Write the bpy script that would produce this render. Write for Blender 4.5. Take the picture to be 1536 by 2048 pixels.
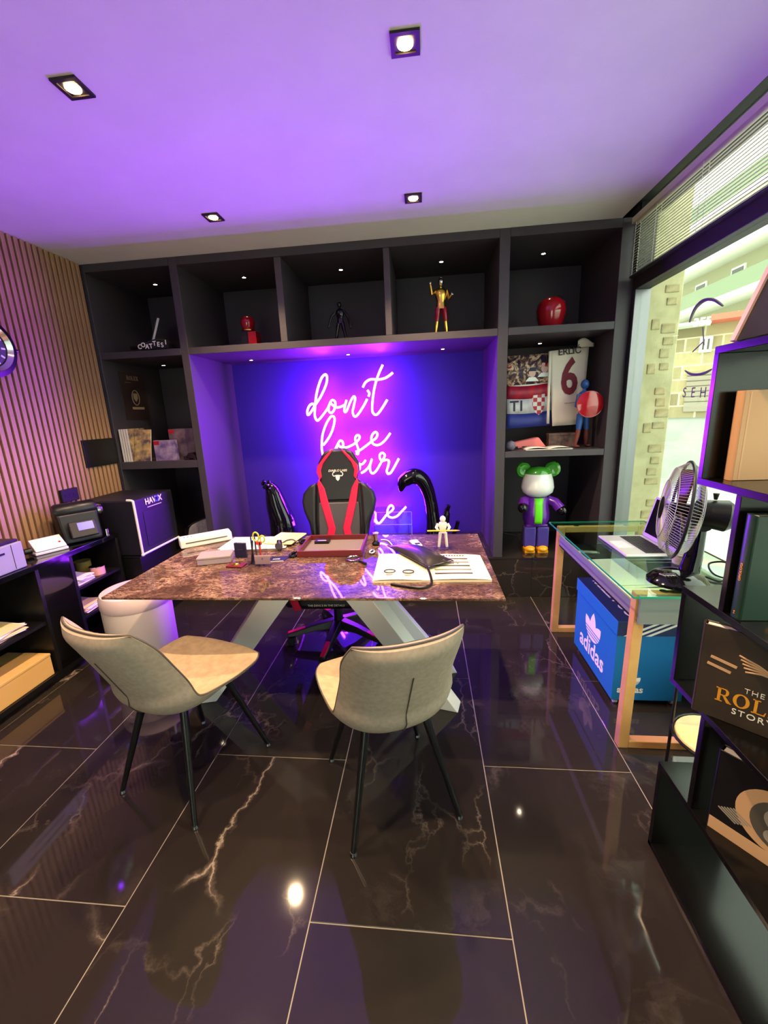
import bpy, bmesh, math, random
from math import sin, cos, pi, radians, sqrt, atan2
from mathutils import Vector, Matrix

for _o in list(bpy.data.objects):
    bpy.data.objects.remove(_o)
SC = bpy.context.scene
COL = SC.collection

# ------------------------------------------------------------------ camera
# room axes: X right along the rear shelving, Y towards it, Z up, metres
YAW, PITCH, ROLL, FPX, EYE = radians(6.0175), radians(13.454), radians(2.4565), 822.3, 1.487
def _basis():
    fwd = Vector((-sin(YAW)*cos(PITCH), cos(YAW)*cos(PITCH), -sin(PITCH)))
    right = Vector((cos(YAW), sin(YAW), 0)); down = fwd.cross(right)
    r2 = right*cos(ROLL) + down*sin(ROLL); d2 = -right*sin(ROLL) + down*cos(ROLL)
    return r2, d2, fwd
_R, _D, _F = _basis()
CAM = Vector((0, 0, EYE))
cd = bpy.data.cameras.new('camera'); camera = bpy.data.objects.new('camera', cd); COL.objects.link(camera)
cd.sensor_fit = 'VERTICAL'; cd.sensor_height = 36; cd.sensor_width = 36; cd.lens = FPX/2048*36
cd.clip_start = 0.02; cd.clip_end = 300
camera.matrix_world = Matrix(((_R.x, -_D.x, -_F.x, 0), (_R.y, -_D.y, -_F.y, 0), (_R.z, -_D.z, -_F.z, EYE), (0, 0, 0, 1)))
SC.camera = camera
def _ray(x, y): return _R*((x-768)/FPX) + _D*((y-1024)/FPX) + _F
def onZ(x, y, z=0): d = _ray(x, y); return CAM + d*((z-EYE)/d.z)
def onY(x, y, Y): d = _ray(x, y); return CAM + d*(Y/d.y)
def onX(x, y, X): d = _ray(x, y); return CAM + d*(X/d.x)

# ------------------------------------------------------------------ world, exposure
w = bpy.data.worlds.new('sky'); SC.world = w; w.use_nodes = True
bg = w.node_tree.nodes['Background']
bg.inputs[0].default_value = (0.95, 1.0, 0.93, 1); bg.inputs[1].default_value = 4.3   # bright overcast day
SC.view_settings.view_transform = 'Standard'; SC.view_settings.look = 'None'
SC.view_settings.exposure = 0.2; SC.view_settings.gamma = 1; SC.view_settings.use_curve_mapping = False
SC.cycles.use_denoising = True
SC.cycles.max_bounces = 7; SC.cycles.diffuse_bounces = 3; SC.cycles.glossy_bounces = 4
SC.cycles.use_adaptive_sampling = True; SC.cycles.adaptive_threshold = .06; SC.cycles.adaptive_min_samples = 16
SC.cycles.transmission_bounces = 5; SC.cycles.transparent_max_bounces = 10
SC.cycles.caustics_reflective = False; SC.cycles.caustics_refractive = False
SC.cycles.sample_clamp_indirect = 6.0

# strengths of the lights the room has
LAMP_W, SHELF_W, NEON_S, BULB_S = 92.0, 1.2, 168.0, 60.0

# ------------------------------------------------------------------ materials
def lin(c):
    return tuple((v/12.92 if v <= .04045 else ((v+.055)/1.055)**2.4) for v in (x/255 for x in c))
MATS = {}
def mat(name, rgb=None, rough=.5, metal=0, emit=None, es=0, trans=0, coat=0, ior=1.45, alpha=1, spec=.5, linc=None):
    m = bpy.data.materials.new(name); m.use_nodes = True
    b = m.node_tree.nodes['Principled BSDF']
    c = linc if linc else lin(rgb)
    b.inputs['Base Color'].default_value = (*c, 1)
    b.inputs['Roughness'].default_value = rough; b.inputs['Metallic'].default_value = metal
    b.inputs['IOR'].default_value = ior
    b.inputs['Specular IOR Level'].default_value = spec
    b.inputs['Transmission Weight'].default_value = trans; b.inputs['Coat Weight'].default_value = coat
    b.inputs['Coat Roughness'].default_value = .05; b.inputs['Alpha'].default_value = alpha
    if emit:
        b.inputs['Emission Color'].default_value = (*emit, 1); b.inputs['Emission Strength'].default_value = es
    MATS[name] = m
    return m
def nodes(m): return m.node_tree.nodes, m.node_tree.links, m.node_tree.nodes['Principled BSDF']
def ramp(N, stops, interp='LINEAR'):
    r = N.new('ShaderNodeValToRGB'); e = r.color_ramp.elements; r.color_ramp.interpolation = interp
    while len(e) > 1: e.remove(e[-1])
    for i, (p, c) in enumerate(stops):
        el = e[0] if i == 0 else e.new(p)
        el.position = p; el.color = (*c, 1)
    return r
def noise(N, L, vec, scale, detail=4, rough=.55, dist=0):
    n = N.new('ShaderNodeTexNoise'); n.inputs['Scale'].default_value = scale; n.inputs['Detail'].default_value = detail
    n.inputs['Roughness'].default_value = rough; n.inputs['Distortion'].default_value = dist
    if vec: L.new(vec, n.inputs['Vector'])
    return n
def coords(N, kind='Object'):
    t = N.new('ShaderNodeTexCoord'); return t.outputs[kind]
def wpos(N):
    return N.new('ShaderNodeNewGeometry').outputs['Position']
def bump(N, L, b, h, strength=.2, dist=.01):
    bp = N.new('ShaderNodeBump'); bp.inputs['Strength'].default_value = strength; bp.inputs['Distance'].default_value = dist
    L.new(h, bp.inputs['Height']); L.new(bp.outputs[0], b.inputs['Normal'])
def speckle(name, rgb, rgb2, scale=40, rough=.5, bmp=0, detail=5, lo=.35, hi=.65, kind='Object', **k):
    m = mat(name, rgb, rough, **k); N, L, b = nodes(m)
    n = noise(N, L, coords(N, kind), scale, detail)
    r = ramp(N, [(lo, lin(rgb)), (hi, lin(rgb2))]); L.new(n.outputs[0], r.inputs[0]); L.new(r.outputs[0], b.inputs['Base Color'])
    if bmp: bump(N, L, b, n.outputs[0], bmp, .004)
    return m

# glossy black marble with pale cracks and cloudy patches, every tile with its own drawing
m = mat('floor_marble', (46, 40, 36), .05, spec=.6); N, L, b = nodes(m)
oi = N.new('ShaderNodeObjectInfo'); pos = wpos(N)
va = N.new('ShaderNodeVectorMath'); va.operation = 'ADD'
sc_ = N.new('ShaderNodeVectorMath'); sc_.operation = 'SCALE'; sc_.inputs[0].default_value = (13.7, 7.9, 5.1); L.new(oi.outputs['Random'], sc_.inputs['Scale'])
L.new(pos, va.inputs[0]); L.new(sc_.outputs[0], va.inputs[1])
dn = noise(N, L, va.outputs[0], 3.0, 6, .6)
dm = N.new('ShaderNodeMixRGB'); dm.blend_type = 'LINEAR_LIGHT'; dm.inputs[0].default_value = .16; L.new(va.outputs[0], dm.inputs[1]); L.new(dn.outputs['Color'], dm.inputs[2])
mp = N.new('ShaderNodeMapping'); mp.inputs['Scale'].default_value = (1.0, .42, 1); mp.inputs['Rotation'].default_value = (0, 0, .35); L.new(dm.outputs[0], mp.inputs[0])
def vein(scale, w0, w1, top):
    vo = N.new('ShaderNodeTexVoronoi'); vo.feature = 'DISTANCE_TO_EDGE'; vo.inputs['Scale'].default_value = scale; L.new(mp.outputs[0], vo.inputs['Vector'])
    r = ramp(N, [(0, (top,)*3), (w0, (top*.45,)*3), (w1, (0, 0, 0))]); L.new(vo.outputs[0], r.inputs[0]); return r
def masked(r, scale, lo, hi):
    n = noise(N, L, va.outputs[0], scale, 3, .5); k = ramp(N, [(lo, (0, 0, 0)), (hi, (1, 1, 1))]); L.new(n.outputs[0], k.inputs[0])
    mu = N.new('ShaderNodeMath'); mu.operation = 'MULTIPLY'; L.new(r.outputs[0], mu.inputs[0]); L.new(k.outputs[0], mu.inputs[1]); return mu
v1 = masked(vein(1.7, .006, .022, .8), 1.6, .50, .62); v2 = masked(vein(5.0, .008, .03, .5), 2.3, .56, .68)
n3 = noise(N, L, dm.outputs[0], 3.4, 9, .7, .6); k3 = ramp(N, [(.52, (0, 0, 0)), (.78, (.75, .75, .75))]); L.new(n3.outputs[0], k3.inputs[0]); c1 = masked(k3, 1.0, .56, .70)
m1 = N.new('ShaderNodeMath'); m1.operation = 'MAXIMUM'; L.new(v1.outputs[0], m1.inputs[0]); L.new(v2.outputs[0], m1.inputs[1])
mx = N.new('ShaderNodeMath'); mx.operation = 'MAXIMUM'; L.new(m1.outputs[0], mx.inputs[0]); L.new(c1.outputs[0], mx.inputs[1])
fin = ramp(N, [(0, lin((44, 38, 35))), (.3, lin((82, 72, 64))), (1, lin((186, 168, 146)))]); L.new(mx.outputs[0], fin.inputs[0]); L.new(fin.outputs[0], b.inputs['Base Color'])

# brown marble-look table top: dark brown ground, dense streaky tan network
m = mat('table_marble', (80, 55, 45), .018, spec=.6); N, L, b = nodes(m)
pos = wpos(N); mp = N.new('ShaderNodeMapping'); mp.inputs['Scale'].default_value = (.75, 1.25, 1); mp.inputs['Rotation'].default_value = (0, 0, .5); L.new(pos, mp.inputs[0])
d0 = noise(N, L, mp.outputs[0], 7, 5, .6)
mxv = N.new('ShaderNodeMixRGB'); mxv.blend_type = 'LINEAR_LIGHT'; mxv.inputs[0].default_value = .07; L.new(mp.outputs[0], mxv.inputs[1]); L.new(d0.outputs['Color'], mxv.inputs[2])
na = noise(N, L, mxv.outputs[0], 34, 8, .72, 1.2); ka = ramp(N, [(.36, (0, 0, 0)), (.66, (1, 1, 1))]); L.new(na.outputs[0], ka.inputs[0])
vo = N.new('ShaderNodeTexVoronoi'); vo.feature = 'DISTANCE_TO_EDGE'; vo.inputs['Scale'].default_value = 52; L.new(mxv.outputs[0], vo.inputs['Vector'])
vr = ramp(N, [(0, (.8, .8, .8)), (.16, (.25, .25, .25)), (.4, (0, 0, 0))]); L.new(vo.outputs[0], vr.inputs[0])
nb = noise(N, L, pos, 3.2, 5, .6, .8); nr = ramp(N, [(.35, (.25, .25, .25)), (.68, (1, 1, 1))]); L.new(nb.outputs[0], nr.inputs[0])
m1 = N.new('ShaderNodeMath'); m1.operation = 'MULTIPLY_ADD'; m1.inputs[1].default_value = .55; L.new(vr.outputs[0], m1.inputs[0]); L.new(ka.outputs[0], m1.inputs[2])
ad = N.new('ShaderNodeMath'); ad.operation = 'MULTIPLY'; L.new(m1.outputs[0], ad.inputs[0]); L.new(nr.outputs[0], ad.inputs[1])
tr = ramp(N, [(.05, lin((56, 38, 36))), (.45, lin((96, 70, 62))), (1, lin((176, 142, 118)))]); L.new(ad.outputs[0], tr.inputs[0]); L.new(tr.outputs[0], b.inputs['Base Color'])

speckle('ceiling_paint', (226, 224, 220), (232, 230, 226), 3, .85)
mat('charcoal_paint', (62, 56, 63), .5)
mat('charcoal_back', (62, 55, 64), .6); mat('neon_glow_back', (56, 28, 128), .6)  # second one: neon's violet glow put into the niche back's base colour
mat('grout', (176, 166, 150), .8)
mat('black_matte', (14, 13, 15), .6)
mat('black_satin', (18, 17, 19), .35)
mat('bookcase_black', (12, 10, 9), .2, spec=.38)
mat('black_gloss', (10, 10, 12), .08, spec=.6)
mat('wall_grey', (150, 146, 140), .8)
m = speckle('slat_wood', (150, 112, 82), (176, 136, 102), 6, .55); N, L, b = nodes(m)   # warm oak veneer
wv = [n for n in N if n.type == 'TEX_NOISE'][0]; mp = N.new('ShaderNodeMapping'); mp.inputs['Scale'].default_value = (6, 6, .35)
L.new(coords(N, 'Object'), mp.inputs[0]); L.new(mp.outputs[0], wv.inputs['Vector'])
mat('lamp_frame', (36, 32, 30), .5)
mat('bulb', (255, 220, 170), .4, emit=(1, .62, .26), es=BULB_S)
mat('small_bulb', (255, 230, 200), .4, emit=(1, .78, .5), es=40)
mat('neon', (250, 240, 255), .4, emit=(.30, .02, 1.0), es=NEON_S)
mat('white_plastic', (225, 222, 215), .35)
mat('white_metal', (218, 214, 206), .4)
mat('paper', (236, 230, 220), .8)
mat('paper_cream', (238, 214, 150), .8)
mat('chrome', (200, 200, 205), .15, metal=1)
mat('grey_metal', (120, 120, 124), .35, metal=1)
mat('gold', (230, 190, 90), .25, metal=1)
m = mat('clear_acrylic', (245, 245, 250), .03, trans=1, ior=1.3)
mat('red_accent', (214, 8, 66), .45)  # red shifted towards magenta: pink glare put into the chair's accent colour
speckle('taupe_velvet', (168, 148, 130), (180, 160, 142), 60, .85, .05)
speckle('tan_leather', (176, 152, 120), (192, 168, 134), 30, .55, .05)
mat('piping', (84, 76, 66), .6)
mat('leather_black', (26, 24, 28), .38)
mat('leather_grey', (70, 66, 72), .5)
mat('denim_blue', (42, 62, 116), .6)

def thin_glass(name, tint, refl=.06):
    m = bpy.data.materials.new(name); m.use_nodes = True; N, L = m.node_tree.nodes, m.node_tree.links
    for n in list(N): N.remove(n)
    o = N.new('ShaderNodeOutputMaterial'); t = N.new('ShaderNodeBsdfTransparent'); t.inputs[0].default_value = (*tint, 1)
    g = N.new('ShaderNodeBsdfGlossy'); g.inputs['Roughness'].default_value = 0.01; g.inputs[0].default_value = (.9, 1, .94, 1)
    lw = N.new('ShaderNodeLayerWeight'); lw.inputs[0].default_value = .5
    pw = N.new('ShaderNodeMath'); pw.operation = 'POWER'; pw.inputs[1].default_value = 5; L.new(lw.outputs['Facing'], pw.inputs[0])
    f = N.new('ShaderNodeMath'); f.operation = 'MULTIPLY_ADD'; f.inputs[1].default_value = .8; f.inputs[2].default_value = refl*.4; L.new(pw.outputs[0], f.inputs[0])
    mx = N.new('ShaderNodeMixShader'); L.new(f.outputs[0], mx.inputs[0]); L.new(t.outputs[0], mx.inputs[1]); L.new(g.outputs[0], mx.inputs[2]); L.new(mx.outputs[0], o.inputs[0])
    MATS[name] = m; return m
thin_glass('window_glass', (.93, .985, .91))
thin_glass('desk_glass', (.80, .93, .86))
thin_glass('thin_acrylic', (.90, .90, .93))
mat('glass_edge', (40, 150, 120), .15, spec=.6)

# ------------------------------------------------------------------ mesh helpers
class MB:
    """collects shapes in world (or local) coordinates; build() links them as one mesh object"""
    def __init__(s, M=None): s.v = []; s.f = []; s.M = M or Matrix()
    def add(s, vs, fs):
        k = len(s.v); s.v += [s.M @ Vector(p) for p in vs]; s.f += [tuple(i+k for i in f) for f in fs]; return s
    def box(s, x0, x1, y0, y1, z0, z1):
        return s.add([(x, y, z) for z in (z0, z1) for y in (y0, y1) for x in (x0, x1)],
                     [(0, 2, 3, 1), (4, 5, 7, 6), (0, 1, 5, 4), (2, 6, 7, 3), (0, 4, 6, 2), (1, 3, 7, 5)])
    def obox(s, c, size, rz=0, rx=0, ry=0):
        T = Matrix.Translation(Vector(c)) @ Matrix.Rotation(rz, 4, 'Z') @ Matrix.Rotation(rx, 4, 'X') @ Matrix.Rotation(ry, 4, 'Y')
        a, b_, d = (q/2 for q in size)
        vs = [T @ Vector((x, y, z)) for z in (-d, d) for y in (-b_, b_) for x in (-a, a)]
        return s.add(vs, [(0, 2, 3, 1), (4, 5, 7, 6), (0, 1, 5, 4), (2, 6, 7, 3), (0, 4, 6, 2), (1, 3, 7, 5)])
    def hexa(s, bottom, top):
        """frustum from two rings of equal count"""
        n = len(bottom)
        return s.add(list(bottom)+list(top), [tuple(range(n-1, -1, -1)), tuple(range(n, 2*n))] + [(i, (i+1) % n, n+(i+1) % n, n+i) for i in range(n)])
    def loft(s, rings, caps=True, closed=False):
        n = len(rings[0]); vs = [p for r in rings for p in r]; fs = []
        m_ = len(rings)
        for j in range(m_ if closed else m_-1):
            for i in range(n):
                a = j*n+i; b_ = j*n+(i+1) % n; c = ((j+1) % m_)*n
                fs.append((a, b_, c+(i+1) % n, c+i))
        if caps and not closed: fs += [tuple(range(n-1, -1, -1)), tuple((m_-1)*n+i for i in range(n))]
        return s.add(vs, fs)
    def tube(s, pts, r, n=8, closed=False, caps=True):
        pts = [Vector(p) for p in pts]; rings = []; m_ = len(pts); up = None
        for i, p in enumerate(pts):
            if closed: t = pts[(i+1) % m_] - pts[i-1]
            else: t = pts[min(i+1, m_-1)] - pts[max(i-1, 0)]
            if t.length < 1e-9: t = Vector((0, 0, 1))
            t.normalize()
            if up is None: up = t.orthogonal().normalized()
            up = (up - t*up.dot(t)); up = up.normalized() if up.length > 1e-6 else t.orthogonal().normalized()
            sd = t.cross(up); rr = r[i] if isinstance(r, (list, tuple)) else r
            rings.append([p + (up*cos(2*pi*k/n) + sd*sin(2*pi*k/n))*rr for k in range(n)])
        return s.loft(rings, caps, closed)
    def cyl(s, p0, p1, r0, r1=None, n=16): return s.tube([p0, p1], [r0, r0 if r1 is None else r1], n)
    def lathe(s, prof, c=(0, 0, 0), n=24, axis='Z', a0=0, sx=1, sy=1):
        rings = []
        for r, h in prof:
            ring = []
            for k in range(n):
                a = a0+2*pi*k/n; u, v_ = max(r, 1e-5)*cos(a)*sx, max(r, 1e-5)*sin(a)*sy
                p = {'Z': (u, v_, h), 'X': (h, u, v_), 'Y': (v_, h, u)}[axis]
                ring.append(Vector(c)+Vector(p))
            rings.append(ring)
        return s.loft(rings)
    def ball(s, c, r, n=14, k=9, squash=(1, 1, 1)):
        rr = r if isinstance(r, (tuple, list)) else (r, r, r)
        rings = [[Vector(c)+Vector((rr[0]*sin(t)*cos(2*pi*i/n), rr[1]*sin(t)*sin(2*pi*i/n), -rr[2]*cos(t))) for i in range(n)] for t in [max(.02, min(pi-.02, pi*j/k)) for j in range(k+1)]]
        return s.loft(rings)
    def prism(s, poly, T, h0=0, h1=.001):
        """2D polygon (u,v) extruded h0..h1 along the third axis of matrix T"""
        n = len(poly)
        area = sum(poly[i][0]*poly[(i+1) % n][1]-poly[(i+1) % n][0]*poly[i][1] for i in range(n))
        if area < 0: poly = poly[::-1]
        vs = [T @ Vector((u, v, h)) for h in (h0, h1) for u, v in poly]
        return s.add(vs, [tuple(range(n-1, -1, -1)), tuple(range(n, 2*n))] + [(i, (i+1) % n, n+(i+1) % n, n+i) for i in range(n)])
    def grid(s, P, flip=False):
        m_, n = len(P), len(P[0]); fs = []
        for j in range(m_-1):
            for i in range(n-1):
                a = (j*n+i, j*n+i+1, (j+1)*n+i+1, (j+1)*n+i); fs.append(a[::-1] if flip else a)
        return s.add([p for r in P for p in r], fs)
    def build(s, name, material, parent=None, smooth=40, bevel=0, seg=2, subsurf=0, solid=0, local=False):
        me = bpy.data.meshes.new(name); M = Matrix()
        if parent is not None and not local: M = parent.matrix_world.inverted() if False else WM(parent).inverted()
        me.from_pydata([M @ p for p in s.v], [], s.f); me.validate()
        bm = bmesh.new(); bm.from_mesh(me); bmesh.ops.recalc_face_normals(bm, faces=bm.faces); bm.to_mesh(me); bm.free()
        me.materials.append(MATS[material] if isinstance(material, str) else material)
        if smooth:
            me.polygons.foreach_set('use_smooth', [True]*len(me.polygons)); me.set_sharp_from_angle(angle=radians(smooth))
        o = bpy.data.objects.new(name, me); COL.objects.link(o)
        if parent is not None: o.parent = parent
        if solid:
            q = o.modifiers.new('solid', 'SOLIDIFY'); q.thickness = solid; q.offset = 0
        if bevel:
            q = o.modifiers.new('bevel', 'BEVEL'); q.width = bevel; q.segments = seg; q.limit_method = 'ANGLE'; q.angle_limit = radians(35)
        if subsurf:
            q = o.modifiers.new('sub', 'SUBSURF'); q.levels = subsurf; q.render_levels = subsurf
        return o
def WM(o):
    M = o.matrix_basis.copy(); p = o.parent
    while p: M = p.matrix_basis @ M; p = p.parent
    return M
def tag(o, label, cat=None, group=None, kind=None):
    if label: o['label'] = label
    if cat: o['category'] = cat
    if group: o['group'] = group
    if kind: o['kind'] = kind
    return o
def thing(name, label, cat, loc=(0, 0, 0), rz=0, group=None):
    o = bpy.data.objects.new(name, None); COL.objects.link(o); o.location = loc; o.rotation_euler = (0, 0, rz); o.empty_display_size = .05
    return tag(o, label, cat, group)
def struct(o, label=None): o['kind'] = 'structure'; (label and tag(o, label)); return o
def inst(src, parent, loc=None, rot=None, scale=None):
    c = src.copy(); COL.objects.link(c); c.parent = parent
    if loc is not None: c.location = loc
    if rot is not None: c.rotation_euler = rot
    if scale is not None: c.scale = scale
    return c
def frame(o, u, v):
    """matrix with origin o, first axis u, second v, third u x v"""
    u = Vector(u).normalized(); v = Vector(v); v = (v-u*v.dot(u)).normalized(); n = u.cross(v); o = Vector(o)
    return Matrix(((u.x, v.x, n.x, o.x), (u.y, v.y, n.y, o.y), (u.z, v.z, n.z, o.z), (0, 0, 0, 1)))
def text(name, body, size, T, material, parent, align='CENTER', ext=.0006, bold=0, shear=0, space=1, label=None):
    cu = bpy.data.curves.new('lettering', 'FONT'); cu.body = body; cu.size = size; cu.align_x = align; cu.align_y = 'CENTER'
    cu.extrude = ext; cu.offset = bold; cu.shear = shear; cu.space_character = space; cu.resolution_u = 3
    ob = bpy.data.objects.new('lettering', cu); me = bpy.data.meshes.new_from_object(ob)
    bpy.data.objects.remove(ob); bpy.data.curves.remove(cu)
    me.transform((WM(parent).inverted() if parent else Matrix()) @ T); me.materials.clear(); me.materials.append(MATS[material])
    o = bpy.data.objects.new(name, me); COL.objects.link(o); o.parent = parent
    if label: o['label'] = label
    return o
def spline(pts, k=6, closed=False):
    P = [Vector(p) for p in pts]; n = len(P); out = []
    for i in range(n if closed else n-1):
        if closed: a, b_, c, d = P[i-1], P[i], P[(i+1) % n], P[(i+2) % n]
        else: a, b_, c, d = P[max(i-1, 0)], P[i], P[i+1], P[min(i+2, n-1)]
        for j in range(k):
            t = j/k; out.append(.5*((2*b_)+(c-a)*t+(2*a-5*b_+4*c-d)*t*t+(3*b_-a-3*c+d)*t**3))
    if not closed: out.append(P[-1])
    return out
def ico(pts): return pts
def rect(u0, u1, v0, v1): return [(u0, v0), (u1, v0), (u1, v1), (u0, v1)]
def disc(r, n=24, c=(0, 0), sy=1, a0=0): return [(c[0]+r*cos(a0+2*pi*i/n), c[1]+r*sy*sin(a0+2*pi*i/n)) for i in range(n)]
random.seed(7)
# ------------------------------------------------------------------ the room
ZC, YF, YB, XL, XR = 2.655, 3.17, 3.90, -2.54, 1.40
floor = struct(MB().box(-2.62, 1.52, -2.7, 4.0, -.12, -.0025).build('floor', 'grout', smooth=0), 'glossy black marble tile floor with pale grout lines')
TW, TX, TY = .6, -.974, .891
_cache = {}
for i in range(-3, 4):
    x0, x1 = TX+TW*i+.0018, TX+TW*(i+1)-.0018
    x0, x1 = max(x0, XL), min(x1, XR)
    yo = TY+(.6 if i % 2 == 0 else 0)
    for j in range(-4, 4):
        y0, y1 = yo+1.2*j+.0018, yo+1.2*(j+1)-.0018
        y0, y1 = max(y0, -2.6), min(y1, YF)
        if y1-y0 < .03 or x1-x0 < .03: continue
        key = (round(x1-x0, 3), round(y1-y0, 3)); cx, cy = (x0+x1)/2, (y0+y1)/2
        if key not in _cache:
            a, b_ = key[0]/2, key[1]/2
            t = MB().hexa([(-a, -b_, -.011), (a, -b_, -.011), (a, b_, -.011), (-a, b_, -.011)], [(-a, -b_, -.0006), (a, -b_, -.0006), (a, b_, -.0006), (-a, b_, -.0006)])
            t.hexa([(-a, -b_, -.0006), (a, -b_, -.0006), (a, b_, -.0006), (-a, b_, -.0006)], [(-a+.0006, -b_+.0006, 0), (a-.0006, -b_+.0006, 0), (a-.0006, b_-.0006, 0), (-a+.0006, b_-.0006, 0)])
            _cache[key] = t.build('floor_tile', 'floor_marble', floor, smooth=0, local=True); _cache[key].location = (cx, cy, 0)
        else: inst(_cache[key], floor, (cx, cy, 0))
struct(MB().box(-2.62, 1.30, -2.7, YB+.1, ZC, ZC+.14).build('ceiling', 'ceiling_paint', smooth=0), 'smooth white ceiling washed with purple light')
struct(MB().box(1.301, 1.62, -2.7, YB+.1, ZC+.07, ZC+.14).build('trim_1', 'black_matte', smooth=0), 'black pocket above the window blind')
wf = MB()
for q in ((-2.62, -1.5, -.12, ZC), (.1, 1.52, -.12, ZC), (-1.5, .1, 2.2, ZC), (-1.5, .1, -.12, .02)): wf.box(q[0], q[1], -2.75, -2.65, q[2], q[3])
struct(wf.build('wall_front', 'wall_grey', smooth=0), 'plain grey wall behind the viewer with an opening added for fill daylight')
W2 = bpy.data.objects.new('fill_window', None); COL.objects.link(W2); W2.location = (-.7, -2.7, 0); struct(W2, 'unseen glazed opening added behind the viewer for soft front daylight')  # unseen opening, added to let soft daylight in from the front
MB().box(-1.5, .1, -2.704, -2.696, .02, 2.2).build('pane', 'window_glass', W2, smooth=0)
for x in (-1.5, -.72, .06): MB().box(x, x+.04, -2.73, -2.67, .02, 2.2).build('mullion', 'black_satin', W2, smooth=0)
struct(MB().box(-2.62, 1.52, YB+.001, YB+.12, -.12, ZC+.14).build('wall_back', 'charcoal_back', smooth=0), 'dark wall behind the built-in shelving')
wl = struct(MB().box(-2.64, XL, -2.65, YB, -.12, ZC).build('wall_left', 'black_matte', smooth=0), 'left wall clad in narrow vertical oak slats')
s0 = None; y = YF-.03
while y > -2.6:
    if s0 is None:
        s0 = MB().box(0, .021, -.0138, .0138, 0, ZC-.002).build('slat', 'slat_wood', wl, smooth=0, local=True, bevel=.0015, seg=1); s0.location = (XL, y, .001)
    else: inst(s0, wl, (XL, y, .001))
    y -= .043

# right wall: long shop window with a dark transom, blind above it
wr = struct(MB().box(1.42, 1.52, -2.65, -.9, -.12, ZC+.07).build('wall_right', 'wall_grey', smooth=0), 'plain wall beside the shop window')
struct(MB().box(1.401, 1.52, -.9, YB, -.12, .30).build('trim_2', 'black_satin', smooth=0), 'low black wall under the shop window')
struct(MB().box(1.40, 1.52, YF+.001, YB, .30, ZC+.07).build('trim_3', 'charcoal_paint', smooth=0), 'charcoal end of the right wall beside the shelving')
W1 = bpy.data.objects.new('window_1', None); COL.objects.link(W1); W1.location = (1.44, 1.2, .30); struct(W1, 'tall shop window looking onto a sunny street')
MB().box(1.40, 1.50, -.9, YF, 2.215, 2.30).build('transom', 'lamp_frame', W1, smooth=0, bevel=.003)
MB().box(1.39, 1.50, -.9, YF, .30, .33).build('sill', 'black_satin', W1, smooth=0, bevel=.003)
MB().box(1.40, 1.50, YF-.045, YF, .33, 2.215).build('jamb', 'grey_metal', W1, smooth=0, bevel=.003)
MB().box(1.41, 1.49, -.9, -.85, .33, 2.215).build('jamb', 'grey_metal', W1, smooth=0, bevel=.003)
MB().box(1.436, 1.444, -.85, YF-.045, .33, 2.215).build('pane', 'window_glass', W1, smooth=0)
MB().box(1.436, 1.444, -.9, YF, 2.30, ZC+.07).build('pane', 'window_glass', W1, smooth=0)
MB().box(1.40, 1.50, YF-.03, YF, 2.30, ZC+.07).build('jamb', 'black_satin', W1, smooth=0)

# ------------------------------------------------------------------ built-in shelving
SH = thing('built_in_shelving', 'wide charcoal built-in shelving wall with lit niches across the room', 'shelving', (-.57, YF, 0))
for x0, x1 in ((XL+.001, -2.50), (-1.835, -1.775), (.525, .595), (1.305, 1.399)):
    MB().box(x0, x1, YF, YB, .336, ZC-.001).build('upright', 'charcoal_paint', SH, smooth=0, bevel=.002, seg=1)
for x0, x1 in ((-1.045, -.995), (-.265, -.22)):
    MB().box(x0, x1, YF, YB, 2.035, 2.598).build('divider', 'charcoal_paint', SH, smooth=0, bevel=.002, seg=1)
for x0, x1, z0, z1 in ((-2.499, -1.836, 1.985, 2.035), (-1.774, .524, 1.985, 2.035), (.596, 1.304, 1.985, 2.035), (-2.499, -1.836, 1.125, 1.185), (.596, 1.304, 1.125, 1.17)):
    MB().box(x0, x1, YF, YB, z0, z1).build('shelf', 'charcoal_paint', SH, smooth=0, bevel=.002, seg=1)
for x0, x1 in ((-2.499, -1.836), (-1.774, .524), (.596, 1.304)):
    MB().box(x0, x1, YF, YB, 2.60, ZC-.001).build('top_panel', 'charcoal_paint', SH, smooth=0)
    MB().box(x0, x1, YB-.012, YB, 1.985 if -1.8 < x0 < 0 else .336, 2.60).build('back_panel', 'charcoal_back', SH, smooth=0)
MB().box(-1.774, .524, YB-.012, YB, .336, 1.984).build('niche_back', 'neon_glow_back', SH, smooth=0)
pl = MB().box(XL+.001, 1.399, YF, YB, .001, .318).build('plinth', 'black_satin', SH, smooth=0)
xs = [XL+.002, -1.574, -.974, -.374, .226, .826, 1.398]
for a, b_ in zip(xs, xs[1:]):
    MB().box(a+.0015, b_-.0015, YF-.010, YF, .003, .322).build('tile', 'floor_marble', pl, smooth=0)
    MB().box(a+.0015, b_-.0015, YF-.010, YB-.013, .3185, .335).build('tile', 'floor_marble', pl, smooth=0)

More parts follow.
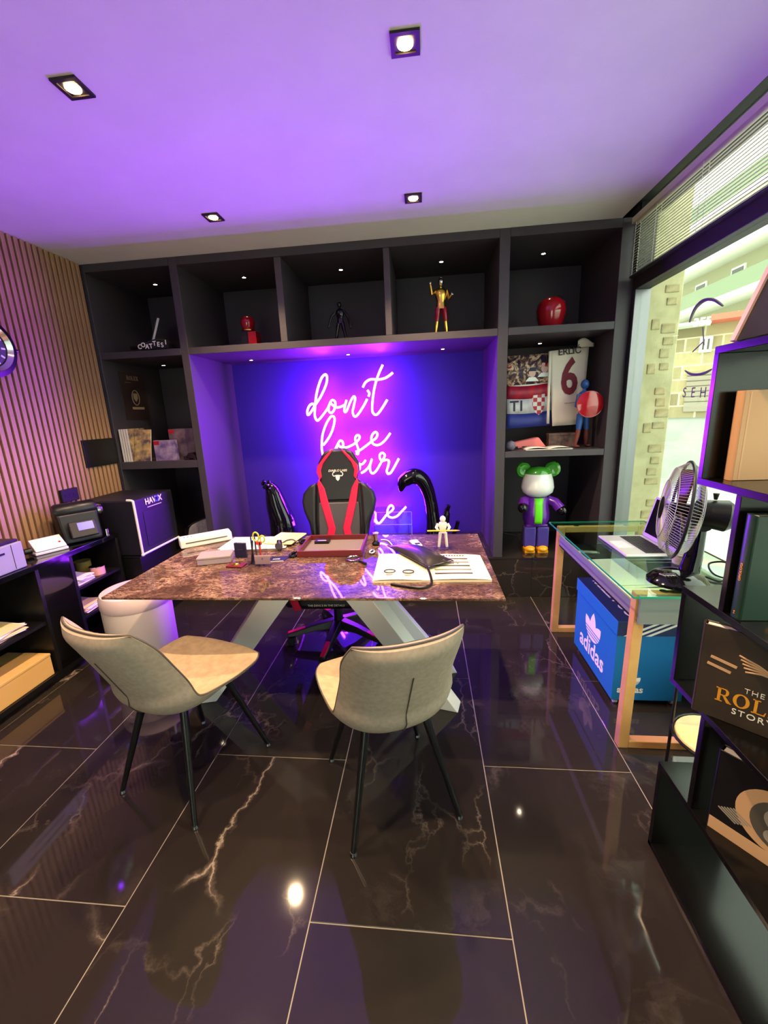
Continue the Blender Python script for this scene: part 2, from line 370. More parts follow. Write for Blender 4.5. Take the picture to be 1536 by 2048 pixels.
# ------------------------------------------------------------------ lamps
def spot(name, loc, W, col, ang, parent, size=.02):
    l = bpy.data.lights.new(name, 'SPOT'); l.energy = W; l.color = col; l.spot_size = radians(ang); l.spot_blend = .6; l.shadow_soft_size = size
    o = bpy.data.objects.new(name, l); COL.objects.link(o); o.parent = parent; o.location = Vector(loc)
    return o
LB = {(0, 0): 'square recessed ceiling spotlight nearest the slatted wall and viewer', (1, 0): 'square recessed ceiling spotlight straight above the room centre, nearest viewer',
      (0, 1): 'square recessed ceiling spotlight above the left half of the marble table', (1, 1): 'square recessed ceiling spotlight above the right end of the marble table'}
proto = None
for j in range(-1, 2):
    for i in range(2):
        x, y = (-1.215, -.04)[i], 1.655+1.0*j
        lab = LB.get((i, j), 'square recessed ceiling spotlight behind the viewer, '+('left', 'right')[i]+' row')
        L_ = thing('ceiling_spotlight', lab, 'ceiling light', (x, y, ZC), 0, 'recessed square ceiling spotlights')
        if proto is None:
            fr = MB()
            for a, b_, c, d in ((-.048, .048, -.048, -.034), (-.048, .048, .034, .048), (-.048, -.034, -.034, .034), (.034, .048, -.034, .034)): fr.box(a, b_, c, d, -.008, -.0005)
            f1 = fr.build('trim_frame', 'lamp_frame', L_, smooth=0, local=True)
            f2 = MB().box(-.034, .034, -.034, .034, -.0035, -.001).build('reflector', 'lamp_frame', L_, smooth=0, local=True)
            f3 = MB().lathe([(.026, -.004), (.026, -.007), (.018, -.010), (.002, -.012)], n=18).build('bulb', 'bulb', L_, local=True)
            proto = (f1, f2, f3)
        else:
            for p in proto: inst(p, L_)
        sp = spot('lamp_light', (0, 0, -.03), LAMP_W, (1, .70, .40), 120, L_, .025)
LX = {}
def shelf_spot(p, lab, ang=100):
    L_ = thing('shelf_spotlight', lab, 'shelf light', p, 0, 'small round shelf spotlights')
    if not LX:
        LX['a'] = MB().lathe([(.022, -.0005), (.022, -.004), (.014, -.006), (.014, -.001)], n=18).build('bezel', 'chrome', L_, local=True)
        LX['b'] = MB().lathe([(.0135, -.0015), (.0135, -.004), (.002, -.0055)], n=14).build('bulb', 'small_bulb', L_, local=True)
    else:
        inst(LX['a'], L_); inst(LX['b'], L_)
    spot('lamp_light', (0, 0, -.012), SHELF_W, (1, .8, .55), ang, L_, .012)
for x, nm in ((-2.18, 'above the tilted tablet in the top left cell'), (-1.42, 'above the red helmet bust, second top cell'), (-.63, 'above the dark armoured figurine, middle top cell'), (.15, 'above the slim gold figurine, fourth top cell'), (.905, 'above the red mask, top right cell')):
    shelf_spot((x, 3.53, 2.60), 'small round spotlight '+nm)
for x, nm in ((-1.474, 'at the left end of the neon niche ceiling'), (-.628, 'in the middle of the neon niche ceiling'), (.16, 'at the right end of the neon niche ceiling'), (-2.275, 'above the framed dark poster in the left niche'), (.93, 'above the jersey in the right niche')):
    shelf_spot((x, 3.62, 1.985), 'small round spotlight '+nm)

# ------------------------------------------------------------------ neon sign
NEON_Y = 3.74
def npts(zp, ox, oy, sc): return [onY(ox+x/sc, oy+y/sc, NEON_Y) for x, y in zp]
A_ = (600, 720, 7.68); B_ = (630, 820, 8.533); C_ = (720, 880, 8.533)
words = [
 ("don't", [(A_, [(225,705),(190,672),(140,710),(112,790),(125,845),(175,790),(235,690),(320,560),(400,380),(416,270),(390,222),(330,280),(270,450),(240,620),(228,780),(230,870),(265,930),(320,885),(420,750),(465,650),(500,615),(540,645),(540,720),(510,790),(470,812),(440,770),(450,690),(475,672),(510,700),(560,728),(620,720),(680,692)]),
            (A_, [(715,615),(692,700),(680,770),(695,800),(722,770),(770,650),(822,562),(848,590),(830,690),(810,790),(825,855),(860,865),(910,810),(980,700),(1032,600)]),
            (A_, [(1035,465),(1065,510),(1052,560)]),
            (A_, [(1270,75),(1210,210),(1160,360),(1125,540),(1110,700),(1115,800),(1160,842),(1210,810),(1280,710),(1340,610)]),
            (A_, [(965,420),(1010,340),(1090,297),(1200,300),(1300,280),(1370,240),(1425,195)])]),
 ('lose', [(B_, [(140,600),(190,540),(260,430),(310,300),(335,170),(318,112),(270,115),(200,220),(140,380),(118,520),(118,680),(150,820),(190,880),(260,840),(320,720),(395,570),(430,522),(470,540),(480,600),(468,660),(430,720),(390,700),(370,640),(395,590),(430,628),(520,640),(590,620),(680,570),(755,490),(755,440),(715,432),(685,490),(710,580),(740,680),(735,750),(700,740)]),
           (B_, [(695,712),(760,690),(860,620),(960,540),(1040,480),(1065,410),(1030,375),(980,420),(960,500),(985,570),(1050,600),(1130,575),(1210,500),(1285,395)])]),
 ('your', [(B_, [(300,920),(300,1000),(340,1040),(400,1000),(450,900),(425,1050),(380,1180),(320,1200),(310,1150),(400,1060),(520,1000),(640,940)]),
           (B_, [(720,900),(660,930),(640,1010),(690,1060),(760,1010),(760,930),(720,900),(770,925),(815,920),(865,855)]),
           (B_, [(790,1075),(845,1045),(925,960),(972,835),(940,950),(945,1040),(985,1082),(1050,1030),(1120,910),(1175,820),(1192,770),(1150,730),(1105,765),(1110,830),(1150,868),(1220,850),(1262,875),(1250,950),(1225,1040),(1250,1090),(1300,1060),(1360,960),(1430,830)])]),
 ('time', [(C_, [(-430,1000),(-500,1180),(-520,1330),(-480,1400),(-400,1330),(-340,1230),(-350,1340),(-320,1400),(-260,1340),(-190,1220),(-200,1400),(-150,1280),(-90,1210),(-80,1260),(-100,1400),(-40,1280),(20,1210),(50,1260),(40,1400),(110,1280),(190,1210),(262,1240),(268,1340),(290,1400),(330,1420),(380,1370),(460,1270),(540,1210),(570,1160),(535,1115),(490,1150),(465,1230),(485,1300),(550,1325),(630,1300),(710,1220),(785,1140)]),
           (C_, [(-570,1160),(-460,1130),(-360,1100)]), (C_, [(-335,1120),(-330,1112)])]),
]
NE = thing('neon_sign', 'handwritten white neon words glowing violet inside the large niche', 'neon sign', (-.45, YB-.012, 1.3))
for wd, strokes in words:
    mb = MB()
    for (ox, oy, sc), zp in strokes: mb.tube(spline(npts(zp, ox, oy, sc), 5), .0095, 8)
    mb.build('neon_word', 'neon', NE, smooth=60)
    q = npts(strokes[0][1], *strokes[0][0])
    for p in (q[2], q[-3]): MB().cyl(p, (p.x, YB-.0125, p.z), .004, n=8).build('standoff', 'chrome', NE)
mat('leg_white', (240, 238, 232), .35)
# ------------------------------------------------------------------ marble table
TZ, TX0, TX1, TY0, TY1 = .745, -1.447, .312, 1.56, 2.47
TB = thing('marble_table', 'brown marble-look table with white splayed legs in the room centre', 'table', (-.567, 2.015, 0))
MB().box(TX0, TX1, TY0, TY1, TZ-.012, TZ).build('tabletop', 'table_marble', TB, smooth=0, bevel=.002, seg=1)
MB().box(-.86, -.27, 1.82, 2.21, TZ-.03, TZ-.0125).build('mounting_plate', 'white_metal', TB, smooth=0)
for sx in (-1, 1):
    for sy in (-1, 1):
        c = Vector((-.567, 2.015, 0)); foot = c+Vector((sx*.66, sy*.15, 0)); top = c+Vector((sx*.13, sy*.06, TZ-.031))
        e = Vector((sx, sy*.25, 0)).normalized(); n = Vector((-e.y, e.x, 0))
        def ring(p, a, b_): return [p+e*a+n*b_, p-e*a+n*b_, p-e*a-n*b_, p+e*a-n*b_]
        MB().hexa(ring(foot, .062, .045), ring(top, .085, .052)).build('leg', 'leg_white', TB, smooth=0, bevel=.004)

# ------------------------------------------------------------------ beige bucket chairs
ST = [  # y, z, half width, edge lift, edge forward
 (.245, .482, .215, .010, -.035), (.17, .470, .240, .018, -.005), (.06, .458, .240, .030, 0), (-.04, .453, .230, .042, .004),
 (-.115, .460, .222, .046, .015), (-.165, .497, .214, .030, .045), (-.200, .570, .204, .012, .064), (-.240, .665, .196, .004, .064), (-.283, .765, .197, .004, .054), (-.320, .842, .174, .002, .036)]
def shell_rows(k=3, nu=15):
    rows = []
    cs = spline([(a, b_, c) for a, b_, c, d, e in ST], k); es = spline([(d, e, 0) for a, b_, c, d, e in ST], k)
    for c, e in zip(cs, es):
        row = []
        for i in range(nu):
            u = -1+2*i/(nu-1); q = abs(u)**2.4
            row.append(Vector((c.z*u, c.x+e.y*q, c.y+e.x*q)))
        rows.append(row)
    return rows
def make_chair(name, label, loc, rz):
    C = thing(name, label, 'chair', loc, rz, 'beige bucket chairs at the table')
    rows = shell_rows(); m_, n = len(rows), len(rows[0])
    def nrm(j, i):
        a = rows[min(j+1, m_-1)][i]-rows[max(j-1, 0)][i]; b_ = rows[j][min(i+1, n-1)]-rows[j][max(i-1, 0)]
        return a.cross(b_).normalized()
    out = []
    for j in range(m_):
        t = j/(m_-1); r = []
        for i in range(n):
            u = -1+2*i/(n-1); th = .010+.042*(1-abs(u)**3)*(1 if .04 < t < .97 else .35)*(1.25 if .3 < t < .6 else .85)
            r.append(rows[j][i]+nrm(j, i)*(th if True else 0))
        out.append(r)
    # make sure the outer skin lies below / behind the cushion
    mid = (m_//2, n//2)
    if (out[3][n//2]-rows[3][n//2]).z > 0: out = [[2*a-b_ for a, b_ in zip(r0, r1)] for r0, r1 in zip(rows, out)]
    MB().grid(out).build('shell', 'taupe_velvet', C, smooth=70, local=True, subsurf=1)
    ins = [[p.copy() for p in r] for r in rows]
    for j in range(m_):
        for i in range(n):
            u = -1+2*i/(n-1); t = j/(m_-1)
            puff = .010*(1-u*u)*(1 if .03 < t < .97 else 0)
            if t > .62: puff += .005*abs(sin(t*26+u*5))*abs(sin(t*26-u*5))*(1-u*u)
            d = (rows[j][i]-out[j][i]).normalized(); ins[j][i] = rows[j][i]+d*puff
    MB().grid(ins).build('cushion', 'tan_leather', C, smooth=70, local=True, subsurf=1)
    edge = rows[0]+[r[-1] for r in rows[1:]]+rows[-1][::-1][1:]+[r[0] for r in rows[::-1]][1:-1]
    o_e = out[0]+[r[-1] for r in out[1:]]+out[-1][::-1][1:]+[r[0] for r in out[::-1]][1:-1]
    MB().loft([[a, b_] for a, b_ in zip(edge, o_e)], caps=False, closed=True).build('rim', 'taupe_velvet', C, smooth=60, local=True)
    MB().tube([a*.55+b_*.45 for a, b_ in zip(edge, o_e)], .0042, 6, closed=True).build('piping', 'piping', C, smooth=60, local=True)
    k = [(out[j][n//2]+(out[j][n//2]-rows[j][n//2]).normalized()*.0015) for j in range(int(m_*.45), int(m_*.88))]
    MB().tube(k, .0022, 5).build('seam', 'piping', C, smooth=60, local=True)
    for sx in (-1, 1):
        for sy in (-1, 1):
            a = Vector((sx*.105, sy*.10+.0, .435)); f = Vector((sx*.204, sy*.212, .012))
            lg = MB().tube([a, f], [.0165, .0095], 12).build('leg', 'black_satin', C, local=True)
            MB().lathe([(.011, 0), (.013, .004), (.010, .014)], (f.x, f.y, 0), 12).build('foot_cap', 'grey_metal', lg, local=True)
    MB().box(-.12, .12, -.115, .115, .415, .437).build('under_frame', 'black_satin', C, local=True, smooth=0)
    return C
make_chair('bucket_chair', 'beige bucket chair on the left, turned towards the right table end', (-1.015, 1.415, 0), radians(-18))
make_chair('bucket_chair', 'beige bucket chair nearest the viewer, its back with a vertical seam', (-.167, 1.3665, 0), radians(22.8))

# ------------------------------------------------------------------ gaming chair
GX, GY = -.60, 2.485
GC = thing('gaming_chair', 'black and red gaming chair behind the marble table', 'office chair', (GX, GY, 0), radians(2))
def gp(mb): return mb
for k in range(5):
    a = radians(-98+72*k); e = Vector((cos(a), sin(a), 0)); n = Vector((-e.y, e.x, 0))
    def rg(r, z, wd, h): c = e*r+Vector((0, 0, z)); return [c+n*wd, c-n*wd, c-n*wd*.8+Vector((0, 0, h)), c+n*wd*.8+Vector((0, 0, h))]
    lg = MB().loft([rg(.03, .10, .034, .06), rg(.15, .095, .03, .045), rg(.29, .066, .024, .034), rg(.345, .060, .020, .026)]).build('base_leg', 'leather_black', GC, local=True, bevel=.005)
    MB().loft([rg(.225, .1145, .018, .004), rg(.29, .1, .017, .004), rg(.343, .086, .015, .004)]).build('red_tip', 'red_accent', lg, local=True)
    wp = e*.325
    for s_ in (-1, 1):
        MB().lathe([(.004, -.011), (.027, -.011), (.031, -.006), (.031, .006), (.027, .011), (.004, .011)], (0, 0, 0), 18, 'X')
        wm = MB(Matrix.Translation(wp+n*(s_*.016)+Vector((0, 0, .031))) @ Matrix.Rotation(a+pi/2, 4, 'Z'))
        wm.lathe([(.004, -.011), (.027, -.011), (.031, -.006), (.031, .006), (.027, .011), (.004, .011)], (0, 0, 0), 18, 'X')
        wm.build('caster_wheel', 'black_satin', lg, local=True)
MB().cyl((0, 0, .08), (0, 0, .345), .032, .026, 18).build('gas_lift', 'black_satin', GC, local=True)
MB().box(-.12, .12, -.14, .12, .34, .378).build('seat_plate', 'black_satin', GC, local=True, smooth=0)
st = MB().obox((0, -.06, .435), (.36, .54, .11)).build('seat_cushion', 'leather_black', GC, local=True, bevel=.035, seg=4)
for s_ in (-1, 1):
    b2 = MB().obox((s_*.225, -.06, .45), (.085, .52, .13), 0, 0, s_*.25).build('seat_bolster', 'leather_black', GC, local=True, bevel=.035, seg=4)
    MB().obox((s_*.185, -.327, .43), (.045, .012, .10), 0, 0, s_*.35).build('red_panel', 'red_accent', b2, local=True, bevel=.004)
text('lettering', "THE DEVIL'S IN THE DETAILS", .017, WM(GC) @ frame((0, -.3325, .415), (1, 0, 0), (0, 0, 1)), 'paper', st)
for s_ in (-1, 1):
    ar = MB().box(s_*.31-.022, s_*.31+.022, -.06, .02, .36, .62).build('armrest_post', 'black_satin', GC, local=True, bevel=.006)
    MB().box(s_*.31-.045, s_*.31+.045, -.16, .10, .62, .648).build('arm_pad', 'leather_black', ar, local=True, bevel=.012, seg=3)
# backrest: local frame leaning back, u across, v up, w towards the table
BT = frame((0, .235, .48), (1, 0, 0), (0, .20, 1))
# third axis of this frame points to -Y (towards the viewer)
def BK(poly, h0, h1, name, material, parent, **kw): 
    o = MB().prism(poly, BT, h0, h1).build(name, material, parent, local=True, **kw); return o
half = [(.05, .80), (.105, .775), (.145, .70), (.15, .64), (.132, .595), (.15, .565), (.20, .545), (.248, .49), (.262, .43), (.25, .36), (.215, .27), (.20, .18), (.215, .08), (.20, 0)]
full = half+[(-u, v) for u, v in half[::-1]]
back = BK(full, -.055, .0, 'backrest', 'leather_black', GC, bevel=.018, seg=3)
BK([(-.125, 0), (.125, 0), (.145, .10), (.15, .30), (.145, .42), (-.145, .42), (-.15, .30), (-.145, .10)], .0, .022, 'lumbar_panel', 'leather_grey', GC, bevel=.014, seg=3)
BK([(-.09, .43), (.09, .43), (.128, .56), (.125, .66), (.06, .785), (-.06, .785), (-.125, .66), (-.128, .56)], .0, .024, 'head_panel', 'leather_black', GC, bevel=.016, seg=3)
for s_ in (-1, 1):
    w1 = [(s_*a, b_) for a, b_ in [(.155, .56), (.20, .54), (.246, .487), (.258, .43), (.246, .36), (.21, .27), (.196, .18), (.21, .08), (.2, .01), (.16, .01), (.165, .3), (.16, .45)]]
    BK(w1, .0, .05, 'side_bolster', 'leather_black', GC, bevel=.024, seg=4)
    hs = [(s_*a, b_) for a, b_ in [(.036, .79), (.085, .745), (.143, .675), (.148, .63), (.128, .575), (.112, .60), (.118, .645), (.098, .695), (.03, .78)]]
    BK(hs, .012, .031, 'red_stripe', 'red_accent', GC, bevel=.004)
    vs = [(s_*a, b_) for a, b_ in [(.135, .585), (.146, .555), (.127, .42), (.078, .235), (.092, .155), (.118, .06), (.07, .06), (.045, .15), (.026, .235), (.062, .38), (.097, .52)]]
    BK(vs, .012, .030, 'red_stripe', 'red_accent', GC, bevel=.004)
hp = [o for o in GC.children if o.name.startswith('head_panel')][0]
text('lettering', 'DIABLO LABS', .022, WM(GC) @ BT @ Matrix.Translation((0, .640, .0245)), 'paper', hp, shear=.2)
em = MB()
sk = [(0, -.03), (.012, -.018), (.016, .004), (.010, .012), (-.010, .012), (-.016, .004), (-.012, -.018)]
em.prism(sk, BT @ Matrix.Translation((0, .598, 0)), .024, .0255)
em.build('emblem', 'paper', hp, local=True)
for s_ in (-1, 1):
    hn = [BT @ Vector((s_*a, .598+b_, .025)) for a, b_ in [(.012, .008), (.028, .004), (.036, .016), (.030, .030), (.020, .032)]]
    MB().tube(spline(hn, 4), [.004-.0001*i for i in range(17)], 6).build('emblem_horn', 'paper', hp, local=True)
# ------------------------------------------------------------------ zigzag bookcase (openings face the room, -X)
BX0, BX1, BYN = .745, .985, -.15
BK_ = thing('zigzag_bookcase', 'tall black zigzag bookcase at the right edge, nearest the viewer', 'bookcase', (.865, .5, 0))
TH = .018
zs = [0, .322, .640, .942, 1.262, 1.600]
fars = [1.20, 1.05, 1.20, 1.05, 1.20]; nears = [.0, -.15, .0, -.15, .0]
for k in range(5):
    MB().box(BX0, BX1, fars[k]-TH, fars[k], zs[k]+(TH if k else .0), zs[k+1]-.0).build('side_panel', 'bookcase_black', BK_, smooth=0, bevel=.001, seg=1)
    MB().box(BX0, BX1, nears[k], nears[k]+TH, zs[k]+(TH if k else .0), zs[k+1]-.0).build('side_panel', 'bookcase_black', BK_, smooth=0, bevel=.001, seg=1)
for k, z in enumerate(zs):
    a = max(fars[max(k-1, 0)], fars[min(k, 4)]); n_ = min(nears[max(k-1, 0)], nears[min(k, 4)])
    MB().box(BX0, BX1, n_, a, z, z+TH).build('shelf_board', 'bookcase_black', BK_, smooth=0, bevel=.001, seg=1)
MATS['book_brown'] = speckle('book_brown', (52, 42, 36), (66, 54, 45), 7, .35)
mat('book_tan', (196, 150, 110), .55); mat('book_green', (26, 52, 40), .3); mat('book_black', (22, 20, 24), .3); mat('gold_ink', (222, 150, 40), .5); mat('tan_ink', (205, 160, 120), .5)
mat('yellow_ink', (236, 160, 20), .5)
def book(name, label, loc, rz, wd, ht, th, cover, page='paper', lean=0):
    """local: spine along z at x=0, front cover faces -Y, width towards +X, thickness towards +Y"""
    B = thing(name, label, 'book', loc, rz)
    B.rotation_euler = (lean, 0, rz)
    MB().box(.004, wd-.004, .003, th-.003, .004, ht-.004).build('pages', page, B, smooth=0, local=True)
    MB().box(0, wd, 0, .003, 0, ht).build('front_cover', cover, B, smooth=0, local=True, bevel=.001, seg=1)
    MB().box(0, wd, th-.003, th, 0, ht).build('back_cover', cover, B, smooth=0, local=True, bevel=.001, seg=1)
    r = th/2; MB().hexa([(0, th, 0)]+[(-.35*r*sin(pi*i/8), r+r*cos(pi*i/8), 0) for i in range(1, 8)]+[(0, 0, 0)], [(0, th, ht)]+[(-.35*r*sin(pi*i/8), r+r*cos(pi*i/8), ht) for i in range(1, 8)]+[(0, 0, ht)]).build('spine', cover, B, local=True)
    return B
def part(o, nm): return [c for c in o.children if c.name.split('.')[0] == nm][0]
B = book('cloth_book', 'plain tan cloth-bound book in the top box of the bookcase', (.79, 1.135, 1.2805), 0, .185, .225, .03, 'book_tan')
MB().box(.012, .016, -.0006, .0, .004, .221).build('hinge_groove', 'tan_ink', B, smooth=0, local=True)
B = book('green_book', 'dark green book with a gold-lettered spine in the bookcase', (.757, .988, .9605), 0, .18, .262, .034, 'book_green')
f = part(B, 'front_cover'); TT = lambda o, x, z, y=-.0008: WM(o) @ frame((x, y, z), (1, 0, 0), (0, 0, 1))
text('lettering', 'C', .05, TT(B, .085, .175), 'tan_ink', f); MB().prism(rect(.055, .165, .143, .150), WM(B) @ frame((0, -.0006, 0), (1, 0, 0), (0, 0, 1)), 0, .0006).build('printed_line', 'tan_ink', f)
MB().prism([(.062, .05), (.165, .05), (.165, .11), (.12, .10), (.085, .085), (.066, .07)], WM(B) @ frame((0, -.0006, 0), (1, 0, 0), (0, 0, 1)), 0, .0006).build('cover_picture', 'tan_ink', f)
MB().prism(rect(.058, .175, .018, .030), WM(B) @ frame((0, -.0006, 0), (1, 0, 0), (0, 0, 1)), 0, .0006).build('cover_band', 'yellow_ink', f)
sp_ = part(B, 'spine')
text('lettering', 'OROLOGI', .010, WM(B) @ frame((-.0066, .017, .12), (0, 0, 1), (0, 1, 0)), 'gold_ink', sp_)
text('lettering', '2', .011, WM(B) @ frame((-.0066, .017, .015), (0, -1, 0), (0, 0, 1)), 'gold_ink', sp_)
# brown coffee-table book, turned towards the room
p0, p1 = onZ(1385, 1418, .66), onZ(1535, 1476, .66); d_ = p1-p0; a_ = atan2(d_.y, d_.x)
B = book('brown_book', 'brown watch history book with orange title in the bookcase', (p0.x, p0.y, .6585), a_, .27, .262, .028, 'book_brown')
f = part(B, 'front_cover')
text('lettering', 'THE', .020, TT(B, .115, .108), 'paper', f, bold=-.0003, space=1.15)
# seriffed title drawn as bars
def serif(ch, h):
    w = h*.16; t_ = h*.07; S = []
    if ch == 'R': S = [rect(.10, .10+w/h, 0, 1), rect(0, .38, 0, .07), rect(0, .30, .93, 1), rect(.2, .5, .93, 1), rect(.2, .5, .46, .53), [(.45, .53), (.45, .46), (.58, .50), (.66, .62), (.68, .74), (.66, .86), (.58, .96), (.45, 1), (.45, .93), (.51, .88), (.53, .74), (.51, .60)], [(.36, .48), (.50, .48), (.80, .07), (.80, 0), (.62, 0)], rect(.62, .86, 0, .07)]
    if ch == 'O': S = [[(.42+.42*cos(a)*k, .5+.5*sin(a)*q) for a, k, q in [(radians(g), 1, 1) for g in range(90+s, 271+s, 15)]+[(radians(g), .55, .86) for g in range(270+s, 89+s, -15)]] for s in (0, 180)]
    if ch == 'L': S = [rect(.10, .26, 0, 1), rect(0, .38, .93, 1), rect(0, .66, 0, .07), [(.58, .05), (.66, .05), (.70, .28), (.66, .28)]]
    if ch == 'E': S = [rect(.10, .26, 0, 1), rect(0, .66, .93, 1), rect(0, .68, 0, .07), rect(.2, .48, .47, .54), rect(.44, .49, .36, .65), rect(.60, .66, .74, 1), rect(.62, .68, 0, .26)]
    if ch == 'X': S = [[(.06, 0), (.16, 0), (.76, 1), (.66, 1)], [(.60, 0), (.80, 0), (.20, 1), (.02, 1)], rect(-.04, .26, 0, .07), rect(.5, .88, 0, .07), rect(-.06, .3, .93, 1), rect(.56, .86, .93, 1)]
    return [[(u*h, v*h) for u, v in q] for q in S]
def serif_text(body, h, T, material, parent):
    adv = {'R': .90, 'O': .96, 'L': .80, 'E': .80, 'X': .9}; x = 0; mb = MB()
    for ch in body:
        for q in serif(ch, h): mb.prism([(u+x, v) for u, v in q], T, 0, .0008)
        x += adv[ch]*h
    return mb.build('lettering', material, parent, smooth=0)
serif_text('ROLEX', .039, TT(B, .042, .056), 'gold_ink', f)
text('lettering', 'STORY', .023, TT(B, .118, .040), 'paper', f, bold=0, space=1.2)
for i, (x, z, l) in enumerate(((.02, .17, .055), (.015, .15, .05))):
    MB().obox((x+l/2, -.001, z), (l, .0016, .007), ry=radians(12)).add([], []).build('printed_bar', 'tan_ink', f, smooth=0, local=True)
for i in range(5):
    c0 = Vector((.150, -.001, .165)); e_ = Vector((.150-.075+.004*i, -.001, .200-.010*i))
    MB().tube([c0, (c0+e_)/2+Vector((0, 0, .004)), e_], [.004, .0028, .0022], 6).build('crown_prong', 'tan_ink', f, local=True)
MB().tube(spline([(.155, -.001, .175), (.172, -.001, .168), (.176, -.001, .155), (.160, -.001, .152), (.150, -.001, .160)], 4), .003, 6).build('crown_band', 'tan_ink', f, local=True)
# watch book
p0, p1 = onZ(1415, 1650, .34), onZ(1536, 1732, .34); d_ = p1-p0; a_ = atan2(d_.y, d_.x)
B = book('watch_book', 'black book with a round watch movement on its cover, low in the bookcase', (p0.x, p0.y, .3405), a_, .27, .25, .03, 'book_black')
f = part(B, 'front_cover'); Tm = WM(B) @ frame((0, -.0006, 0), (1, 0, 0), (0, 0, 1))
MB().prism(rect(0, .27, 0, .038), Tm, 0, .0007).build('cover_band', 'tan_ink', f)
mat('steel_print', (150, 140, 128), .4); mat('steel_dark', (84, 78, 72), .4)
MB().prism(disc(.088, 36, (.135, .125)), Tm, 0, .0006).build('printed_dial', 'tan_ink', f)
MB().prism(disc(.070, 32, (.147, .120)), Tm, .0006, .0011).build('printed_movement', 'steel_dark', f)
for c_, r_ in (((.135, .135), .032), ((.178, .105), .026), ((.128, .085), .020)):
    q = MB(); q.prism(disc(r_, 24, c_), Tm, .0011, .0015); q.build('printed_wheel', 'steel_print', f)
for i in range(6):
    MB().obox((.035+.006*i, -.0009, .07+.004*i), (.045, .0012, .0035), ry=radians(28)).build('printed_blade', 'steel_print', f, smooth=0, local=True)
# extra things on the bookcase
V = thing('green_vase', 'round green glass vase on the lowest shelf of the bookcase', 'vase', (.86, .72, .0185))
mat('green_glass', (96, 140, 84), .12, spec=.6)
MB().lathe([(.03, 0), (.06, .02), (.075, .06), (.065, .11), (.035, .14), (.04, .165), (.034, .165), (.03, .14)], n=28).build('vase_body', 'green_glass', V, local=True)
MB().lathe([(.0385, .160), (.0425, .165), (.0385, .170)], n=24).build('vase_lip', 'green_glass', V, local=True)
Fp = thing('leaning_frame', 'black framed board with a pale pinkish edge on top of the bookcase', 'picture frame', (.79, .93, 1.619))
mat('pale_edge', (214, 170, 160), .6)
fq = MB(frame((0, 0, 0), (1, 0, 0), (0, .0, 1)))
TL = Matrix.Translation((.79, .99, 1.6195)) @ Matrix.Rotation(radians(20), 4, 'Y')
MB(TL).box(-.012, .0, -.30, .19, .004, .42).build('board', 'black_satin', Fp, smooth=0)
MB(TL).box(-.018, .004, .19, .206, .004, .42).build('edge_strip', 'pale_edge', Fp, smooth=0)
MB(TL).box(-.018, .004, -.316, -.30, .004, .42).build('edge_strip', 'pale_edge', Fp, smooth=0)

# ------------------------------------------------------------------ glass desk
m = speckle('desk_wood', (196, 142, 84), (214, 162, 102), 5, .4)
DG = thing('glass_desk', 'glass-topped desk on honey wood trestle frames beside the window', 'desk', (1.10, 2.13, 0))
GZ = .752
MB().box(.80, 1.385, 1.565, 2.69, GZ-.008, GZ).build('glass_top', 'desk_glass', DG, smooth=0)
for a, b_, c, d in ((.7985, .80, 1.565, 2.69), (1.385, 1.3865, 1.565, 2.69), (.7985, 1.3865, 1.5635, 1.565), (.7985, 1.3865, 2.69, 2.6915)):
    MB().box(a, b_, c, d, GZ-.008, GZ).build('glass_edge', 'glass_edge', DG, smooth=0)
for yy in (1.64, 2.63):
    for x0, x1 in ((.85, .80+.055), (1.345, 1.335)):
        bx, tx = (.850, .858) if x0 < 1 else (1.345, 1.338)
        MB().hexa([(bx-.021, yy-.021, 0), (bx+.021, yy-.021, 0), (bx+.021, yy+.021, 0), (bx-.021, yy+.021, 0)], [(tx-.021, yy-.021, GZ-.013), (tx+.021, yy-.021, GZ-.013), (tx+.021, yy+.021, GZ-.013), (tx-.021, yy+.021, GZ-.013)]).build('leg', 'desk_wood', DG, smooth=0, bevel=.003)
    MB().box(.872, 1.323, yy-.02, yy+.02, .0, .035).build('foot_rail', 'desk_wood', DG, smooth=0, bevel=.003)
    MB().box(.880, 1.316, yy-.02, yy+.02, GZ-.05, GZ-.013).build('top_rail', 'desk_wood', DG, smooth=0, bevel=.003)
    for xx in (.95, 1.25):
        MB().lathe([(.014, GZ-.013), (.016, GZ-.0085)], (xx, yy, 0), 14).build('glass_pad', 'chrome', DG)
mat('drawer_grey', (120, 124, 122), .5)
MB().box(.842, 1.34, 1.67, 2.60, .618, .628).build('drawer_tray', 'black_satin', DG, smooth=0)
for a, b_, c, d in ((.842, .850, 1.67, 2.60), (1.332, 1.34, 1.67, 2.60)): MB().box(a, b_, c, d, .628, .69).build('drawer_side', 'drawer_grey', DG, smooth=0)
MB().box(.845, 1.338, 1.600, 1.616, .615, .735).build('drawer_end', 'drawer_grey', DG, smooth=0)
MB().box(.845, 1.338, 1.616, 1.67, .6185, .628).build('drawer_tray', 'black_satin', DG, smooth=0)
q = thing('paper_sheet', 'large white sheet lying in the tray under the desk glass', 'paper', (.95, 2.2, .6285), 0)
MB().obox((.995, 2.13, .632), (.26, .36, .004), radians(4)).build('top_sheet', 'paper', q, smooth=0)
MB().obox((1.0, 2.11, .6290), (.26, .36, .0008), radians(7)).build('lower_sheet', 'paper', q, smooth=0)
q = thing('paper_packet', 'cream paper packet near the front end of the desk tray', 'paper', (1.0, 1.82, .6285))
MB().obox((1.0, 1.80, .636), (.28, .2, .014), radians(-2)).build('packet_body', 'paper_cream', q, smooth=0, bevel=.003)
MB().obox((1.0, 1.86, .6435), (.20, .05, .0012), radians(-2)).build('packet_flap', 'paper', q, smooth=0)
